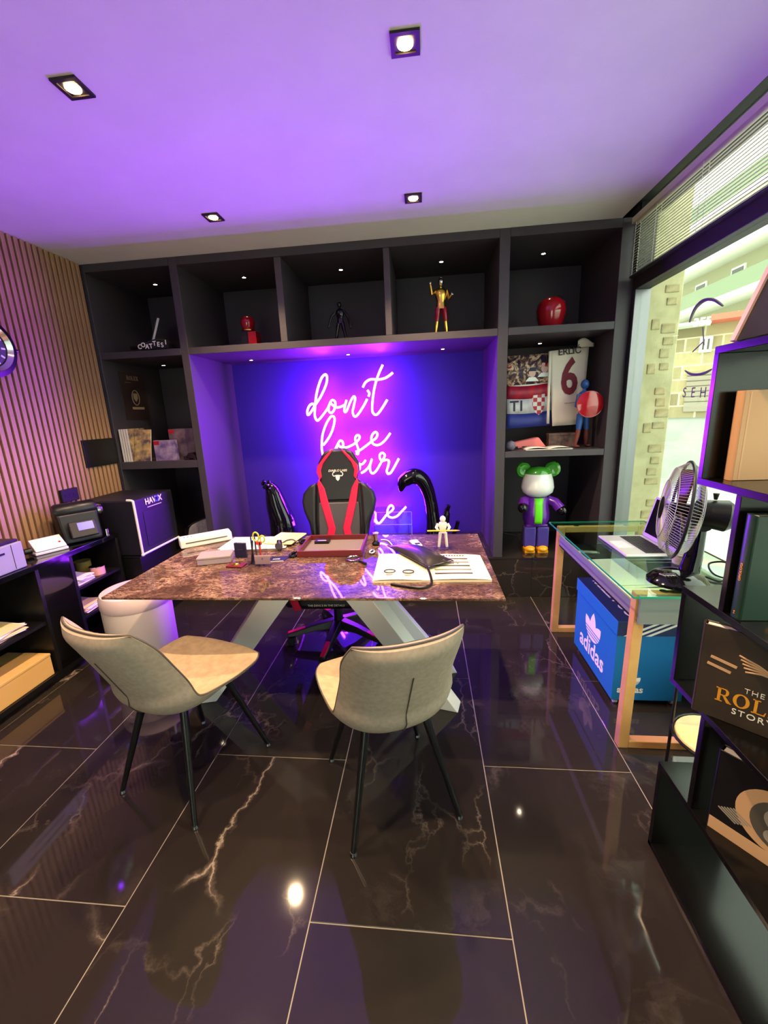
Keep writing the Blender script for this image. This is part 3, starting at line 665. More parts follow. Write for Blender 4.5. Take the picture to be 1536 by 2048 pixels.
# laptop
LP = thing('laptop', 'open silver laptop on the glass desk, dark screen', 'laptop', (1.085, 2.17, GZ))
mat('aluminium', (206, 208, 206), .35, metal=.6); mat('keys', (24, 24, 26), .5); mat('screen_off', (12, 12, 14), .12); mat('trackpad', (190, 194, 192), .4)
lb = MB().box(.968, 1.205, 2.005, 2.342, GZ+.001, GZ+.013).build('base', 'aluminium', LP, smooth=0, bevel=.005)
MB().box(.982, 1.055, 2.115, 2.235, GZ+.0131, GZ+.0136).build('trackpad', 'trackpad', lb, smooth=0)
MB().box(1.070, 1.180, 2.03, 2.317, GZ+.0131, GZ+.0134).build('keyboard_well', 'aluminium', lb, smooth=0)
k0 = None
for r in range(6):
    for c in range(14):
        loc = (1.080+.0182*r, 2.040+.0205*c, GZ+.0142)
        if r == 0 and 4 <= c <= 8:
            continue
        if k0 is None:
            k0 = MB().box(-.0078, .0078, -.0088, .0088, -.001, .0009).build('key', 'keys', lb, smooth=0, local=True); k0.location = Vector(loc)-LP.location
        else: inst(k0, lb, Vector(loc)-LP.location)
MB().box(1.0722, 1.0878, 2.113, 2.213, GZ+.0134, GZ+.0151).build('space_bar', 'keys', lb, smooth=0)
TS = Matrix.Translation((1.205, 2.1735, GZ+.012)) @ Matrix.Rotation(radians(14), 4, 'Y')
sc2 = MB(TS).box(-.001, .005, -.1685, .1685, 0, .225).build('lid', 'aluminium', LP, smooth=0, bevel=.003)
MB(TS).box(-.0018, -.001, -.155, .155, .022, .213).build('display', 'screen_off', sc2, smooth=0)

mat('wire_grey', (150, 150, 148), .35)
# table fan
FB = Vector((1.03, 1.70, GZ)); FN = thing('table_fan', 'black table fan with wire cage on the near end of the glass desk', 'fan', FB)
bs = MB().lathe([(.10, 0), (.118, .006), (.118, .018), (.095, .040), (.05, .052), (.001, .056)], FB, 32, sx=.95, sy=.85).build('base', 'black_gloss', FN)
for i in range(4): MB().obox(FB+Vector((-.075+.012*i, -.03, .047)), (.010, .028, .010), radians(20), 0, radians(-22)).build('push_button', 'grey_metal', bs, smooth=0, bevel=.002)
pv = FB+Vector((.085, .04, .26))
MB().tube([FB+Vector((.06, .03, .03)), FB+Vector((.075, .035, .12)), pv], [.04, .032, .026], 14).build('neck', 'black_gloss', FN)
HC = FB+Vector((-.005, .03, .305))     # cage centre
ax = Vector((-.92, .37, .10)).normalized(); FT = frame(HC, ax.orthogonal(), ax.cross(ax.orthogonal()))
RC = .195
MB().tube([HC-ax*.05, HC-ax*.15], [.05, .062], 18).build('motor_housing', 'black_satin', FN)
mh = MB().tube([HC-ax*.15, HC-ax*.175], [.062, .045], 18).build('motor_cap', 'black_satin', FN)
MB().cyl(HC-ax*.11+Vector((0, 0, .06)), HC-ax*.11+Vector((0, 0, .085)), .006, .011, 12).build('oscillation_knob', 'black_satin', mh)
MB().tube([pv, HC-ax*.09+Vector((0, 0, -.05))], [.026, .03], 12).build('tilt_joint', 'black_satin', FN)
def ringp(r, h, n=48): return [FT @ Vector((r*cos(2*pi*i/n), r*sin(2*pi*i/n), h)) for i in range(n)]
rim = MB().tube(ringp(RC, 0), .006, 8, closed=True).build('cage_rim', 'black_satin', FN)
for nm, sgn in (('front_grille', 1), ('rear_grille', -1)):
    g = MB()
    for i in range(96):
        a = 2*pi*i/96; tw = .30*sgn
        g.tube([FT @ Vector((r*cos(a+tw*(1-r/RC)), r*sin(a+tw*(1-r/RC)), sgn*h)) for r, h in ((RC, .0), (RC*.86, .040), (RC*.6, .056), (.045, .062))], .0011, 4)
    for r, h in ((RC*.6, .0575), (RC*.86, .041)): g.tube(ringp(r, sgn*h, 40), .0012, 4, closed=True)
    tag(g.build(nm, 'wire_grey', FN, smooth=60), None, kind='stuff')
mat('fan_blade', (64, 36, 40), .3)
MB().prism(disc(.046, 24), FT, .058, .066).build('badge', 'black_gloss', FN)
MB().tube([HC-ax*.03, HC+ax*.035], [.03, .026], 16).build('hub', 'black_gloss', FN)
for k in range(3):
    a0 = 2*pi*k/3+.4; P_ = []
    for j in range(7):
        r = .025+(.165-.025)*j/6; wd = .35+.55*sin(pi*min(1, j/6*.8+.1))
        P_.append([FT @ Vector((r*cos(a0+wd*(t-.5)), r*sin(a0+wd*(t-.5)), .03*(t-.5)+.0)) for t in [q/6 for q in range(7)]])
    MB().grid(P_).build('blade', 'fan_blade', FN, smooth=60, solid=.003)

# giant shoe box on wheels below the desk
mat('box_blue', (24, 112, 176), .45); mat('lid_navy', (34, 48, 92), .5); mat('logo_white', (240, 236, 230), .5)
AX0, AX1, AY0, AY1 = .912, 1.245, 1.895, 2.43
AB = thing('giant_shoe_box', 'large blue shoe box with white trefoil logos under the glass desk', 'box', (1.08, 2.16, 0))
bd = MB().box(AX0, AX1, AY0, AY1, .034, .392).build('box_body', 'box_blue', AB, smooth=0, bevel=.002)
MB().hexa([(AX0-.005, AY0-.005, .393), (AX1+.005, AY0-.005, .393), (AX1+.005, AY1+.005, .393), (AX0-.005, AY1+.005, .393)], [(AX0-.005, AY0-.005, .470), (AX1+.005, AY0-.005, .470), (AX1+.005, AY1+.005, .470), (AX0-.005, AY1+.005, .470)]).build('lid', 'box_blue', AB, smooth=0, bevel=.002)
ld = part(AB, 'lid')
MB().box(AX0-.004, AX1+.004, AY0-.004, AY1+.004, .4701, .4708).build('lid_top', 'lid_navy', ld, smooth=0)
MB().box(AX0-.004, AX1+.004, AY0-.0062, AY0-.0055, .395, .469).build('lid_end', 'lid_navy', ld, smooth=0)
for x in (AX0+.03, AX1-.03):
    for y in (AY0+.03, AY1-.03):
        MB().lathe([(.004, -.009), (.016, -.009), (.0165, 0), (.016, .009), (.004, .009)], (x, y, .0168), 16, 'X').build('caster', 'white_plastic', AB)
for i in range(3):
    MB().prism([(.02+.05*i, .0), (.045+.05*i, .0), (.20+.05*i, .075), (.175+.05*i, .075)], frame((AX0-.005+.01, AY0-.0063, .394), (1, 0, 0), (0, 0, 1)), 0, .0007).build('lid_stripe', 'logo_white', ld, smooth=0)
text('lettering', 'COATTESI', .10, frame((AX0+.10, 2.16, .4714), (0, 1, 0), (-1, 0, 0)), 'logo_white', ld)
def leaf(w, h, n=9): return [(w*sin(pi*t)**.8, h*t) for t in [i/n for i in range(n+1)]]+[(-w*sin(pi*t)**.8, h*t) for t in [i/n for i in range(n-1, 0, -1)]]
def trefoil(T, s, parent, ground):
    for nm, ang in (('c', 0), ('l', 42), ('r', -42)):
        a = radians(ang); pts = [(u*cos(a)-v*sin(a), u*sin(a)+v*cos(a)) for u, v in leaf(.23 if nm == 'c' else .24, 1.0 if nm == 'c' else .92)]
        MB().prism([(u*s, v*s) for u, v in pts], T, 0, .0006 if nm == 'c' else .0007).build('logo_leaf', 'logo_white', parent, smooth=0)
    for k in range(3):
        y = .13+.10*k; MB().prism([(-.62*s, y*s), (.62*s, y*s), (.62*s, (y+.035)*s), (-.62*s, (y+.035)*s)], T, .0007, .0009).build('logo_cut', ground, parent, smooth=0)
TA = frame((AX0-.0002, 2.175, .20), (0, -1, 0), (0, 0, 1)); trefoil(TA, .165, bd, 'box_blue')
text('lettering', 'adidas', .135, TA @ Matrix.Translation((0, -.058, 0)), 'logo_white', bd, bold=.0022)
TA = frame((AX0+.085, AY0-.0002, .115), (1, 0, 0), (0, 0, 1)); trefoil(TA, .070, bd, 'box_blue')
text('lettering', 'adidas', .050, TA @ Matrix.Translation((0, -.022, 0)), 'logo_white', bd, bold=.0012)
# small round side table behind the bookcase
SD = thing('side_table', 'small round pale wood table with thin black legs behind the bookcase', 'side table', (1.095, 1.47, 0))
mat('pale_wood', (222, 200, 140), .5)
MB().lathe([(.001, .20), (.125, .20), (.128, .206), (.125, .212), (.001, .212)], (1.095, 1.455, 0), 36).build('table_top', 'pale_wood', SD)
for k in range(3):
    a = radians(145+120*k); p = Vector((1.095+.137*cos(a), 1.455+.137*sin(a), 0))
    MB().cyl(p, p+Vector((0, 0, .46)), .006, n=10).build('leg', 'black_satin', SD)
MB().tube([(1.095+.137*cos(radians(g)), 1.455+.137*sin(radians(g)), .206) for g in range(0, 360, 15)], .006, 8, closed=True).build('ring', 'black_satin', SD)
# ------------------------------------------------------------------ left side: glossy black sideboard and what stands on it
CX, CB, CT, CY0, CY1 = -2.20, -2.518, .74, 1.10, 2.62
SB = thing('black_sideboard', 'glossy black open sideboard against the slatted wall', 'sideboard', (-2.36, 1.9, 0))
MB().box(CB, CX+.006, CY0, CY1+.006, CT-.03, CT).build('top_board', 'black_gloss', SB, smooth=0, bevel=.002)
MB().box(CB, CX, CY0, CY1, .035, .065).build('bottom_board', 'black_satin', SB, smooth=0)
MB().box(CB+.02, CX-.02, CY0+.02, CY1-.02, .0, .035).build('plinth', 'black_satin', SB, smooth=0)
for y in (CY0, 1.975, 2.205, CY1-.022): MB().box(CB, CX, y, y+.022, .065, CT-.03).build('upright', 'black_satin', SB, smooth=0, bevel=.001, seg=1)
MB().box(CB, CB+.008, CY0+.022, CY1-.022, .065, CT-.03).build('back_board', 'black_satin', SB, smooth=0)
MB().box(CX-.018, CX-.001, 1.997, 2.205, .066, CT-.031).build('closed_front', 'black_gloss', SB, smooth=0)
for y0, y1, z in ((CY0+.022, 1.975, .375), (2.227, CY1-.022, .47), (2.227, CY1-.022, .27)): MB().box(CB+.008, CX-.01, y0, y1, z, z+.018).build('shelf', 'black_satin', SB, smooth=0)
def paper_pile(label, c, n, size, spread, cols=('paper', 'paper_cream')):
    t = thing('paper_pile', label, 'papers', c)
    for i in range(n):
        MB().obox(Vector(c)+Vector((random.uniform(-spread, spread), random.uniform(-spread, spread), .0012+.0042*i)), (size[0], size[1], .0022), random.uniform(-.25, .25)).build('sheet', cols[0] if i % 4 else cols[1], t, smooth=0)
paper_pile('loose pile of papers on the left shelf of the sideboard', (-2.345, 1.76, .3935), 9, (.21, .27), .012)
paper_pile('stack of white sheets on the upper right shelf of the sideboard', (-2.34, 2.335, .4885), 10, (.20, .14), .008, ('paper', 'paper'))
paper_pile('creased papers on the lower right shelf of the sideboard', (-2.34, 2.36, .2885), 9, (.2, .18), .012)
mat('carton', (222, 176, 108), .7); mat('pink_tin', (226, 160, 160), .45); mat('olive', (130, 116, 60), .5)
t = thing('tan_carton', 'long tan cardboard box at the bottom of the sideboard', 'box', (-2.35, 1.74, .0655))
MB().box(-2.49, -2.216, 1.52, 1.955, .066, .185).build('carton_body', 'carton', t, smooth=0, bevel=.002)
MB().box(-2.492, -2.214, 1.518, 1.957, .1855, .20).build('carton_lid', 'carton', t, smooth=0, bevel=.002)
def tin(name, label, p, r, h, col, lid):
    t = thing(name, label, 'tin', p)
    MB().lathe([(.001, 0), (r, 0), (r, h), (r-.004, h), (r-.004, .006), (.001, .006)], p, 24).build('tin_wall', col, t)
    MB().lathe([(r-.002, h), (r+.002, h), (r+.002, h+.004), (r-.002, h+.004)], p, 24).build('tin_rim', lid, t)
tin('round_tin', 'round pink tin beside the white sheets in the sideboard', (-2.275, 2.475, .4885), .045, .055, 'pink_tin', 'chrome')
tin('olive_cup', 'round olive cup at the back of the sideboard shelf', (-2.42, 2.52, .4885), .05, .075, 'olive', 'olive')
# printer at the left edge
mat('printer_grey', (150, 146, 160), .5)
t = thing('desktop_printer', 'boxy pale grey printer at the left edge of the sideboard', 'printer', (-2.36, 1.72, CT))
pb = MB().box(-2.50, -2.222, 1.46, 1.965, CT+.001, CT+.15).build('printer_body', 'printer_grey', t, smooth=0, bevel=.006)
MB().box(-2.49, -2.232, 1.47, 1.955, CT+.1505, CT+.166).build('printer_lid', 'black_satin', t, smooth=0, bevel=.004)
MB().box(-2.2222, -2.2195, 1.55, 1.86, CT+.105, CT+.115).build('paper_slot', 'black_satin', pb, smooth=0)
MB().box(-2.2222, -2.2190, 1.60, 1.80, CT+.060, CT+.064).build('chrome_line', 'chrome', pb, smooth=0)
MB().box(-2.2222, -2.2200, 1.90, 1.902, CT+.01, CT+.145).build('panel_gap', 'black_satin', pb, smooth=0)
# small white machine with a lit display
p = onZ(112, 1087, CT); t = thing('display_device', 'small white device with a lit screen beside the black machine', 'device', (-2.34, 2.225, CT), radians(62))
M0 = WM(t)
MB(M0).box(-.085, .085, -.055, .055, .001, .018).build('device_base', 'white_plastic', t, smooth=0, bevel=.004)
W_ = MB(M0).hexa([(-.08, -.05, .022), (.08, -.05, .022), (.08, .05, .022), (-.08, .05, .022)], [(-.08, -.045, .032), (.08, -.045, .032), (.08, .045, .085), (-.08, .045, .085)]).build('device_housing', 'white_plastic', t, smooth=0, bevel=.003)
mat('lit_screen', (210, 210, 255), .3, emit=(.62, .6, 1), es=1.1); mat('blue_screen', (60, 60, 140), .2, emit=(.16, .14, .62), es=.8); mat('red_dot', (200, 40, 30), .4)
TD = M0 @ frame((0, 0, .0592), (1, 0, 0), (0, .09, .053))
MB(TD).box(-.05, .03, -.024, .024, .0, .0022).build('screen', 'lit_screen', W_, smooth=0)
MB(TD).cyl((.055, -.02, 0), (.055, -.02, .004), .006, n=12).build('button', 'red_dot', W_)
MB(M0).cyl((-.12, .0, .03), (-.086, .0, .03), .018, n=14).build('roller', 'black_satin', t)
# black coffee machine
p = onZ(160, 1078, CT); t = thing('black_machine', 'black coffee machine with a small tilted blue screen on the sideboard', 'coffee machine', (-2.345, 2.475, CT), radians(55))
M0 = WM(t)
MB(M0).hexa([(-.11, -.10, .001), (.11, -.10, .001), (.11, .10, .001), (-.11, .10, .001)], [(-.12, -.04, .20), (.12, -.04, .20), (.12, .10, .20), (-.12, .10, .20)]).build('machine_body', 'black_satin', t, smooth=0, bevel=.02, seg=3)
MB(M0).lathe([(.001, -.12), (.045, -.12), (.055, -.10), (.055, .10), (.045, .12), (.001, .12)], (0, .01, .205), 20, 'X').build('top_drum', 'black_satin', t)
TD = M0 @ frame((.0, -.104, .085), (1, 0, 0), (0, .045, .1))
dp = MB(TD).box(-.075, .075, -.055, .055, .012, .030).build('control_panel', 'black_satin', t, smooth=0, bevel=.006)
MB(TD).box(-.03, .058, -.01, .042, .0301, .0312).build('screen', 'blue_screen', dp, smooth=0)
MB(M0).lathe([(.001, .12), (.036, .12), (.042, .135), (.036, .15), (.001, .152)], (0, .0, .18), 18, 'X').build('side_knob', 'chrome', t)
MB(M0).cyl((.14, -.06, .002), (.14, -.06, .05), .014, .012, 12).build('cup', 'chrome', t)
# black cube and photo light box in the corner
t = thing('storage_cube', 'plain black storage cube under the photo light box', 'box', (-2.28, 2.88, 0))
MB().box(-2.50, -2.085, 2.66, 3.09, .0, .535).build('cube_body', 'black_satin', t, smooth=0, bevel=.004)
MB().box(-2.505, -2.080, 2.655, 3.095, .5355, .548).build('cube_top', 'black_satin', t, smooth=0, bevel=.003)
mat('nylon', (24, 22, 32), .5); mat('havox_blue', (70, 80, 220), .5)
LBX = thing('photo_light_box', 'black fabric photo light box with white tube frame in the corner', 'light box', (-2.28, 2.88, .5485))
hb = MB().box(-2.50, -2.062, 2.66, 3.12, .549, .962).build('fabric_box', 'nylon', LBX, smooth=0, bevel=.012, seg=3)
MB().box(-2.0615, -2.0585, 2.74, 3.08, .60, .86).build('front_flap', 'nylon', LBX, smooth=0, bevel=.001)
MB().tube(spline([(-2.10, 2.652, .966), (-2.058, 2.650, .962), (-2.052, 2.650, .93), (-2.052, 2.652, .75), (-2.052, 2.652, .57)], 5), .0085, 8).build('frame_tube', 'white_plastic', LBX)
MB().tube([(-2.052, 2.652, .562), (-2.052, 3.10, .562)], .0085, 8).build('frame_tube', 'white_plastic', LBX)
MB().ball((-2.052, 2.652, .562), .013, 10, 6).build('corner_joint', 'white_plastic', LBX)
TH_ = frame((-2.0575, 2.87, .925), (0, 1, 0), (0, 0, 1))
text('lettering', 'HAV', .062, TH_ @ Matrix.Translation((-.030, 0, 0)), 'paper', hb, bold=.0015); text('lettering', 'O', .062, TH_ @ Matrix.Translation((.042, 0, 0)), 'havox_blue', hb, bold=.002); text('lettering', 'X', .062, TH_ @ Matrix.Translation((.083, 0, 0)), 'paper', hb, bold=.0015)
MB(TH_).box(-.075, .09, -.042, -.038, 0, .0008).build('printed_line', 'paper', hb, smooth=0)
speckle('grey_felt', (128, 124, 128), (112, 108, 112), 60, .9)
t = thing('grey_mat', 'curled grey felt mat leaning behind the photo light box', 'mat', (-1.98, 3.28, .336))
q = [(-2.075, 3.24), (-2.04, 3.30), (-1.97, 3.34), (-1.90, 3.33), (-1.87, 3.28)]
MB().grid([[Vector((x, y, .336)) for x, y in q], [Vector((x, y+.02, .50)) for x, y in q], [Vector((x+.01, y+.03, .60+.025*i)) for i, (x, y) in enumerate(q)]]).build('mat_sheet', 'grey_felt', t, smooth=60, solid=.006, subsurf=1)
MB().tube([Vector((x+.01, y+.03, .60+.025*i)) for i, (x, y) in enumerate(q)], .005, 6).build('bound_edge', 'black_matte', t)
# things fixed to the slatted wall
t = thing('wall_panel', 'flat black panel set over the slats beside the shelving', 'panel', (-2.52, 2.99, 1.28))
MB().box(-2.5205, -2.508, 2.835, 3.158, 1.183, 1.388).build('panel_plate', 'black_matte', t, smooth=0, bevel=.002)
MB().box(-2.508, -2.5065, 2.845, 3.148, 1.193, 1.378).build('panel_face', 'black_satin', t, smooth=0)
t = thing('wall_socket', 'small black socket box on the slats above the coffee machine', 'socket', (-2.52, 2.63, 1.02))
MB().box(-2.5205, -2.498, 2.56, 2.70, .975, 1.065).build('socket_box', 'black_matte', t, smooth=0, bevel=.004)
for yy in (2.595, 2.63, 2.665): MB().cyl((-2.499, yy, 1.02), (-2.4965, yy, 1.02), .012, n=12).build('socket_hole', 'black_satin', t)
CK = thing('wall_clock', 'round wristwatch-shaped wall clock on the slats at the left edge', 'clock', (-2.52, 2.285, 1.955)); cc = (0, 2.285, 1.955)
MB().lathe([(.001, -2.5205), (.165, -2.5205), (.172, -2.50), (.168, -2.475), (.13, -2.47), (.128, -2.49), (.001, -2.49)], cc, 48, 'X').build('case', 'black_satin', CK)
MB().lathe([(.124, -2.4895), (.138, -2.465), (.134, -2.46), (.112, -2.478), (.112, -2.4895)], cc, 48, 'X').build('bezel', 'chrome', CK)
dl = MB().lathe([(.001, -2.4895), (.111, -2.4895), (.111, -2.4850), (.001, -2.4850)], cc, 40, 'X').build('dial', 'leather_grey', CK)
for k in range(12):
    a = 2*pi*k/12; MB(Matrix.Translation((-2.483, cc[1]+.092*sin(a), cc[2]+.092*cos(a))) @ Matrix.Rotation(-a, 4, 'X')).box(-.0018, .0018, -.005, .005, -.012, .012).build('hour_marker', 'paper', dl, smooth=0)
for a, l_ in ((1.0, .06), (3.3, .085)): MB(Matrix.Translation((-2.480, cc[1], cc[2])) @ Matrix.Rotation(-a, 4, 'X')).box(-.001, .001, -.004, .004, -.012, l_).build('hand', 'paper', dl, smooth=0)
MB().cyl((-2.499, 2.455, 1.955), (-2.499, 2.475, 1.955), .014, n=14).build('crown', 'chrome', CK)
# pouf
m = mat('pouf_fabric', (222, 206, 200), .55); N, L, b = nodes(m); n = noise(N, L, coords(N), 260, 2); r = ramp(N, [(.62, (.6, .6, .6)), (.72, (.15, .15, .15))]); L.new(n.outputs[0], r.inputs[0]); L.new(r.outputs[0], b.inputs['Roughness'])
mat('pouf_top', (230, 205, 205), .7)
PF = thing('round_pouf', 'round pale glittering pouf between the sideboard and the table', 'pouf', (-1.86, 2.27, 0))
MB().lathe([(.001, .0), (.19, .0), (.196, .01), (.198, .36), (.196, .375), (.001, .375)], PF.location, 48).build('drum', 'pouf_fabric', PF)
MB().lathe([(.001, .376), (.197, .376), (.202, .39), (.202, .445), (.19, .47), (.15, .482), (.001, .484)], PF.location, 48).build('seat_pad', 'pouf_top', PF)
# ------------------------------------------------------------------ things on the marble table
def T(x, y): return onZ(x, y, TZ)
def on(name, label, cat, x, y, rz=0): p = T(x, y); return thing(name, label, cat, (p.x, p.y, TZ), rz)
t = on('portable_scanner', 'long white portable scanner at the far left of the table', 'scanner', 413, 1086, radians(38)); M0 = WM(t)
lb = MB(M0).hexa([(-.15, -.045, .001), (.15, -.045, .001), (.15, .045, .001), (-.15, .045, .001)], [(-.15, -.04, .055), (.15, -.04, .055), (.15, .04, .062), (-.15, .04, .062)]).build('scanner_body', 'white_plastic', t, smooth=0, bevel=.008, seg=3)
MB(M0).box(-.12, .12, -.0458, -.0435, .030, .034).build('feed_slot', 'black_satin', lb, smooth=0)
for i in range(3): MB(M0).cyl((-.12+.02*i, .0, .058), (-.12+.02*i, .0, .0605), .004, n=8).build('button', 'leather_grey', lb)
t = on('papers_stack', 'wide stack of printed white sheets beside the portable scanner', 'papers', 512, 1089, radians(4)); M0 = WM(t)
for i, (dx, dy, a) in enumerate(((0, 0, 0), (.02, .01, .06), (-.01, .015, -.05), (.008, -.006, .02))): MB(M0).obox((dx, dy, .0015+.003*i), (.36, .24, .002), a).build('sheet', 'paper', t, smooth=0)
for i in range(5): MB(M0).obox((-.10, -.09+.035*i, .0122), (.10, .003, .0006), .02).build('printed_line', 'leather_grey', t, smooth=0)
t = on('yellow_envelope', 'creased cream envelope lying behind the wristwatch', 'envelope', 572, 1082, radians(-8)); M0 = WM(t)
MB(M0).obox((0, 0, .017), (.18, .22, .006), 0).build('envelope_body', 'paper_cream', t, smooth=0, bevel=.002)
MB(M0).prism([(-.09, .11), (.09, .11), (0, .03)], Matrix.Translation((0, 0, .0201)), 0, .0012).build('envelope_flap', 'paper_cream', t, smooth=0)
t = on('clear_case', 'flat clear plastic case in front of the portable scanner', 'plastic case', 433, 1122, radians(16)); M0 = WM(t)
mat('frosted', (235, 215, 215), .35, trans=.6, ior=1.2)
MB(M0).box(-.085, .085, -.055, .055, .001, .030).build('case_base', 'frosted', t, smooth=0, bevel=.003)
MB(M0).box(-.087, .087, -.057, .057, .0305, .042).build('case_lid', 'frosted', t, smooth=0, bevel=.003)
t = on('medal_box', 'upright open dark blue medal box', 'medal box', 482, 1116, radians(-4)); M0 = WM(t)
mat('navy', (26, 24, 60), .5); mat('maroon', (110, 20, 44), .45)
MB(M0).box(-.034, .034, .0, .014, .001, .085).build('standing_lid', 'navy', t, smooth=0, bevel=.002)
MB(M0).box(-.014, .014, -.0008, .0, .047, .0495).build('printed_line', 'leather_grey', part(t, 'standing_lid'), smooth=0)
for i in range(3): MB(M0).cyl((-.01+.012*i, .007, .0855), (-.01+.012*i, .007, .094), .003, .002, 8).build('pin', 'chrome', t)
t = on('medal', 'gold medal on a maroon velvet base in front of the navy box', 'medal', 473, 1132, radians(-6)); M0 = WM(t)
MB(M0).box(-.045, .045, -.03, .03, .001, .009).build('velvet_base', 'maroon', t, smooth=0, bevel=.003)
MB(M0).lathe([(.001, .0095), (.024, .0095), (.024, .0125), (.021, .0135), (.001, .0135)], n=24).build('medal_disc', 'gold', t)
MB(M0).ball((0, 0, .0135), (.013, .011, .004), 12, 6).build('medal_relief', 'gold', t)
# pen cup
t = on('pen_cup', 'clear acrylic cup full of pens and green scissors', 'pen cup', 517, 1126, radians(0)); M0 = WM(t)
for a, b_, c, d in ((-.044, -.041, -.036, .036), (.041, .044, -.036, .036), (-.041, .041, -.036, -.033), (-.041, .041, .033, .036)): MB(M0).box(a, b_, c, d, .001, .088).build('cup_wall', 'thin_acrylic', t, smooth=0)
MB(M0).box(-.044, .044, -.036, .036, .0002, .001).build('cup_floor', 'thin_acrylic', t, smooth=0)
mat('scissor_green', (190, 200, 40), .4); mat('orange_red', (220, 60, 40), .4)
def pen(label, x, y, dx, dy, h, col):
    q = thing('pen', label, 'pen', tuple(M0 @ Vector((x, y, .002)))); a = M0 @ Vector((x, y, .004)); e = M0 @ Vector((x+dx, y+dy, h))
    MB().tube([a, a.lerp(e, .85)], .0042, 8).build('barrel', col, q); MB().tube([a.lerp(e, .86), e], [.0044, .003], 8).build('cap', 'black_satin', q)
pen('dark pen leaning left in the clear pen cup', -.025, .0, -.006, .01, .15, 'navy'); pen('black pen at the left of the clear pen cup', -.030, -.015, .010, .02, .125, 'black_satin'); pen('violet pen standing in the clear pen cup', -.012, .015, .0, .0, .14, 'leather_grey'); pen('red marker beside the scissors in the pen cup', .022, -.012, .004, -.004, .12, 'orange_red')
q = thing('scissors', 'yellow-green handled scissors standing in the pen cup', 'scissors', tuple(M0 @ Vector((.012, .008, .002))))
for s_ in (-1, 1):
    MB(M0).tube([(.012-s_*.006, .008, .004), (.012+s_*.004, .010, .105)], [.002, .004], 6).build('blade', 'chrome', q)
    rr = .020 if s_ < 0 else .015
    MB(M0).tube([(.014+s_*.017+rr*.8*cos(2*pi*i/16), .011, .130+(.012 if s_ < 0 else 0)+rr*1.2*sin(2*pi*i/16)) for i in range(16)], .0042, 6, closed=True).build('handle_loop', 'scissor_green', q)
MB(M0).box(-.004, .026, .004, .016, .098, .116).build('handle_joint', 'orange_red', q, smooth=0, bevel=.003)
# card holder, watch, blue mat
t = on('card_holder', 'clear stand holding a grey business card in front of the pen cup', 'card holder', 526, 1133, radians(2)); M0 = WM(t)
ch_ = MB(M0).box(-.043, .043, -.002, .001, .002, .056).build('stand_front', 'thin_acrylic', t, smooth=0)
MB(M0).box(-.043, .043, -.002, .034, .0002, .002).build('stand_foot', 'thin_acrylic', t, smooth=0)
mat('card_grey', (190, 160, 165), .6)
c_ = MB(M0).box(-.040, .040, .002, .0032, .012, .060).build('card', 'card_grey', t, smooth=0)
text('lettering', 'ii', .018, M0 @ frame((0, .0014, .042), (1, 0, 0), (0, 0, 1)), 'navy', c_)
t = on('blue_card', 'dark blue folded leaflet under the wristwatch stand', 'leaflet', 552, 1119, radians(6)); M0 = WM(t)
bl = MB(M0).hexa([(-.055, -.032, .0005), (.05, -.032, .0005), (.075, .04, .0005), (-.03, .04, .0005)], [(-.055, -.032, .004), (.05, -.032, .004), (.075, .04, .004), (-.03, .04, .004)]).build('leaflet_cover', 'navy', t, smooth=0)
MB(M0).box(-.052, .048, -.0335, -.0322, .0008, .0036).build('leaflet_pages', 'paper', t, smooth=0)
text('lettering', 'AKES', .017, M0 @ frame((.005, -.006, .0046), (1, 0, 0), (0, 1, 0)), 'paper', bl)
t = on('wristwatch', 'dark wristwatch standing on a small clear support', 'watch', 559, 1103, radians(10)); M0 = WM(t)
pts = [(.0, .024*cos(a)+.02, .032+.030*sin(a)) for a in [radians(g) for g in range(-60, 241, 20)]]
MB(M0).loft([[Vector(p)+Vector((sx*.011, 0, 0)) for sx in (-1, 1)] for p in pts], caps=False).build('strap', 'black_satin', t, smooth=60, solid=.003)
MB(M0).lathe([(.001, -.012), (.02, -.012), (.022, -.006), (.02, .0), (.001, .0)], (0, .0, .034), 24, 'Y').build('watch_case', 'grey_metal', t)
MB(M0).box(-.012, .012, .004, .03, .0042, .012).build('support', 'thin_acrylic', t, smooth=0)
t = on('leather_strap', 'curved dark strap lying on the cream envelope', 'strap', 579, 1092, 0); M0 = WM(t)
MB(M0).tube(spline([(-.05, -.01, .014), (-.02, .012, .030), (.02, .015, .034), (.05, .0, .018)], 5), .005, 6).build('strap_band', 'black_satin', t)
MB(M0).tube([(.048+.008*cos(a), .0+.002*sin(a), .020+.008*sin(a)) for a in [2*pi*i/10 for i in range(10)]], .0015, 5, closed=True).build('buckle', 'chrome', t)
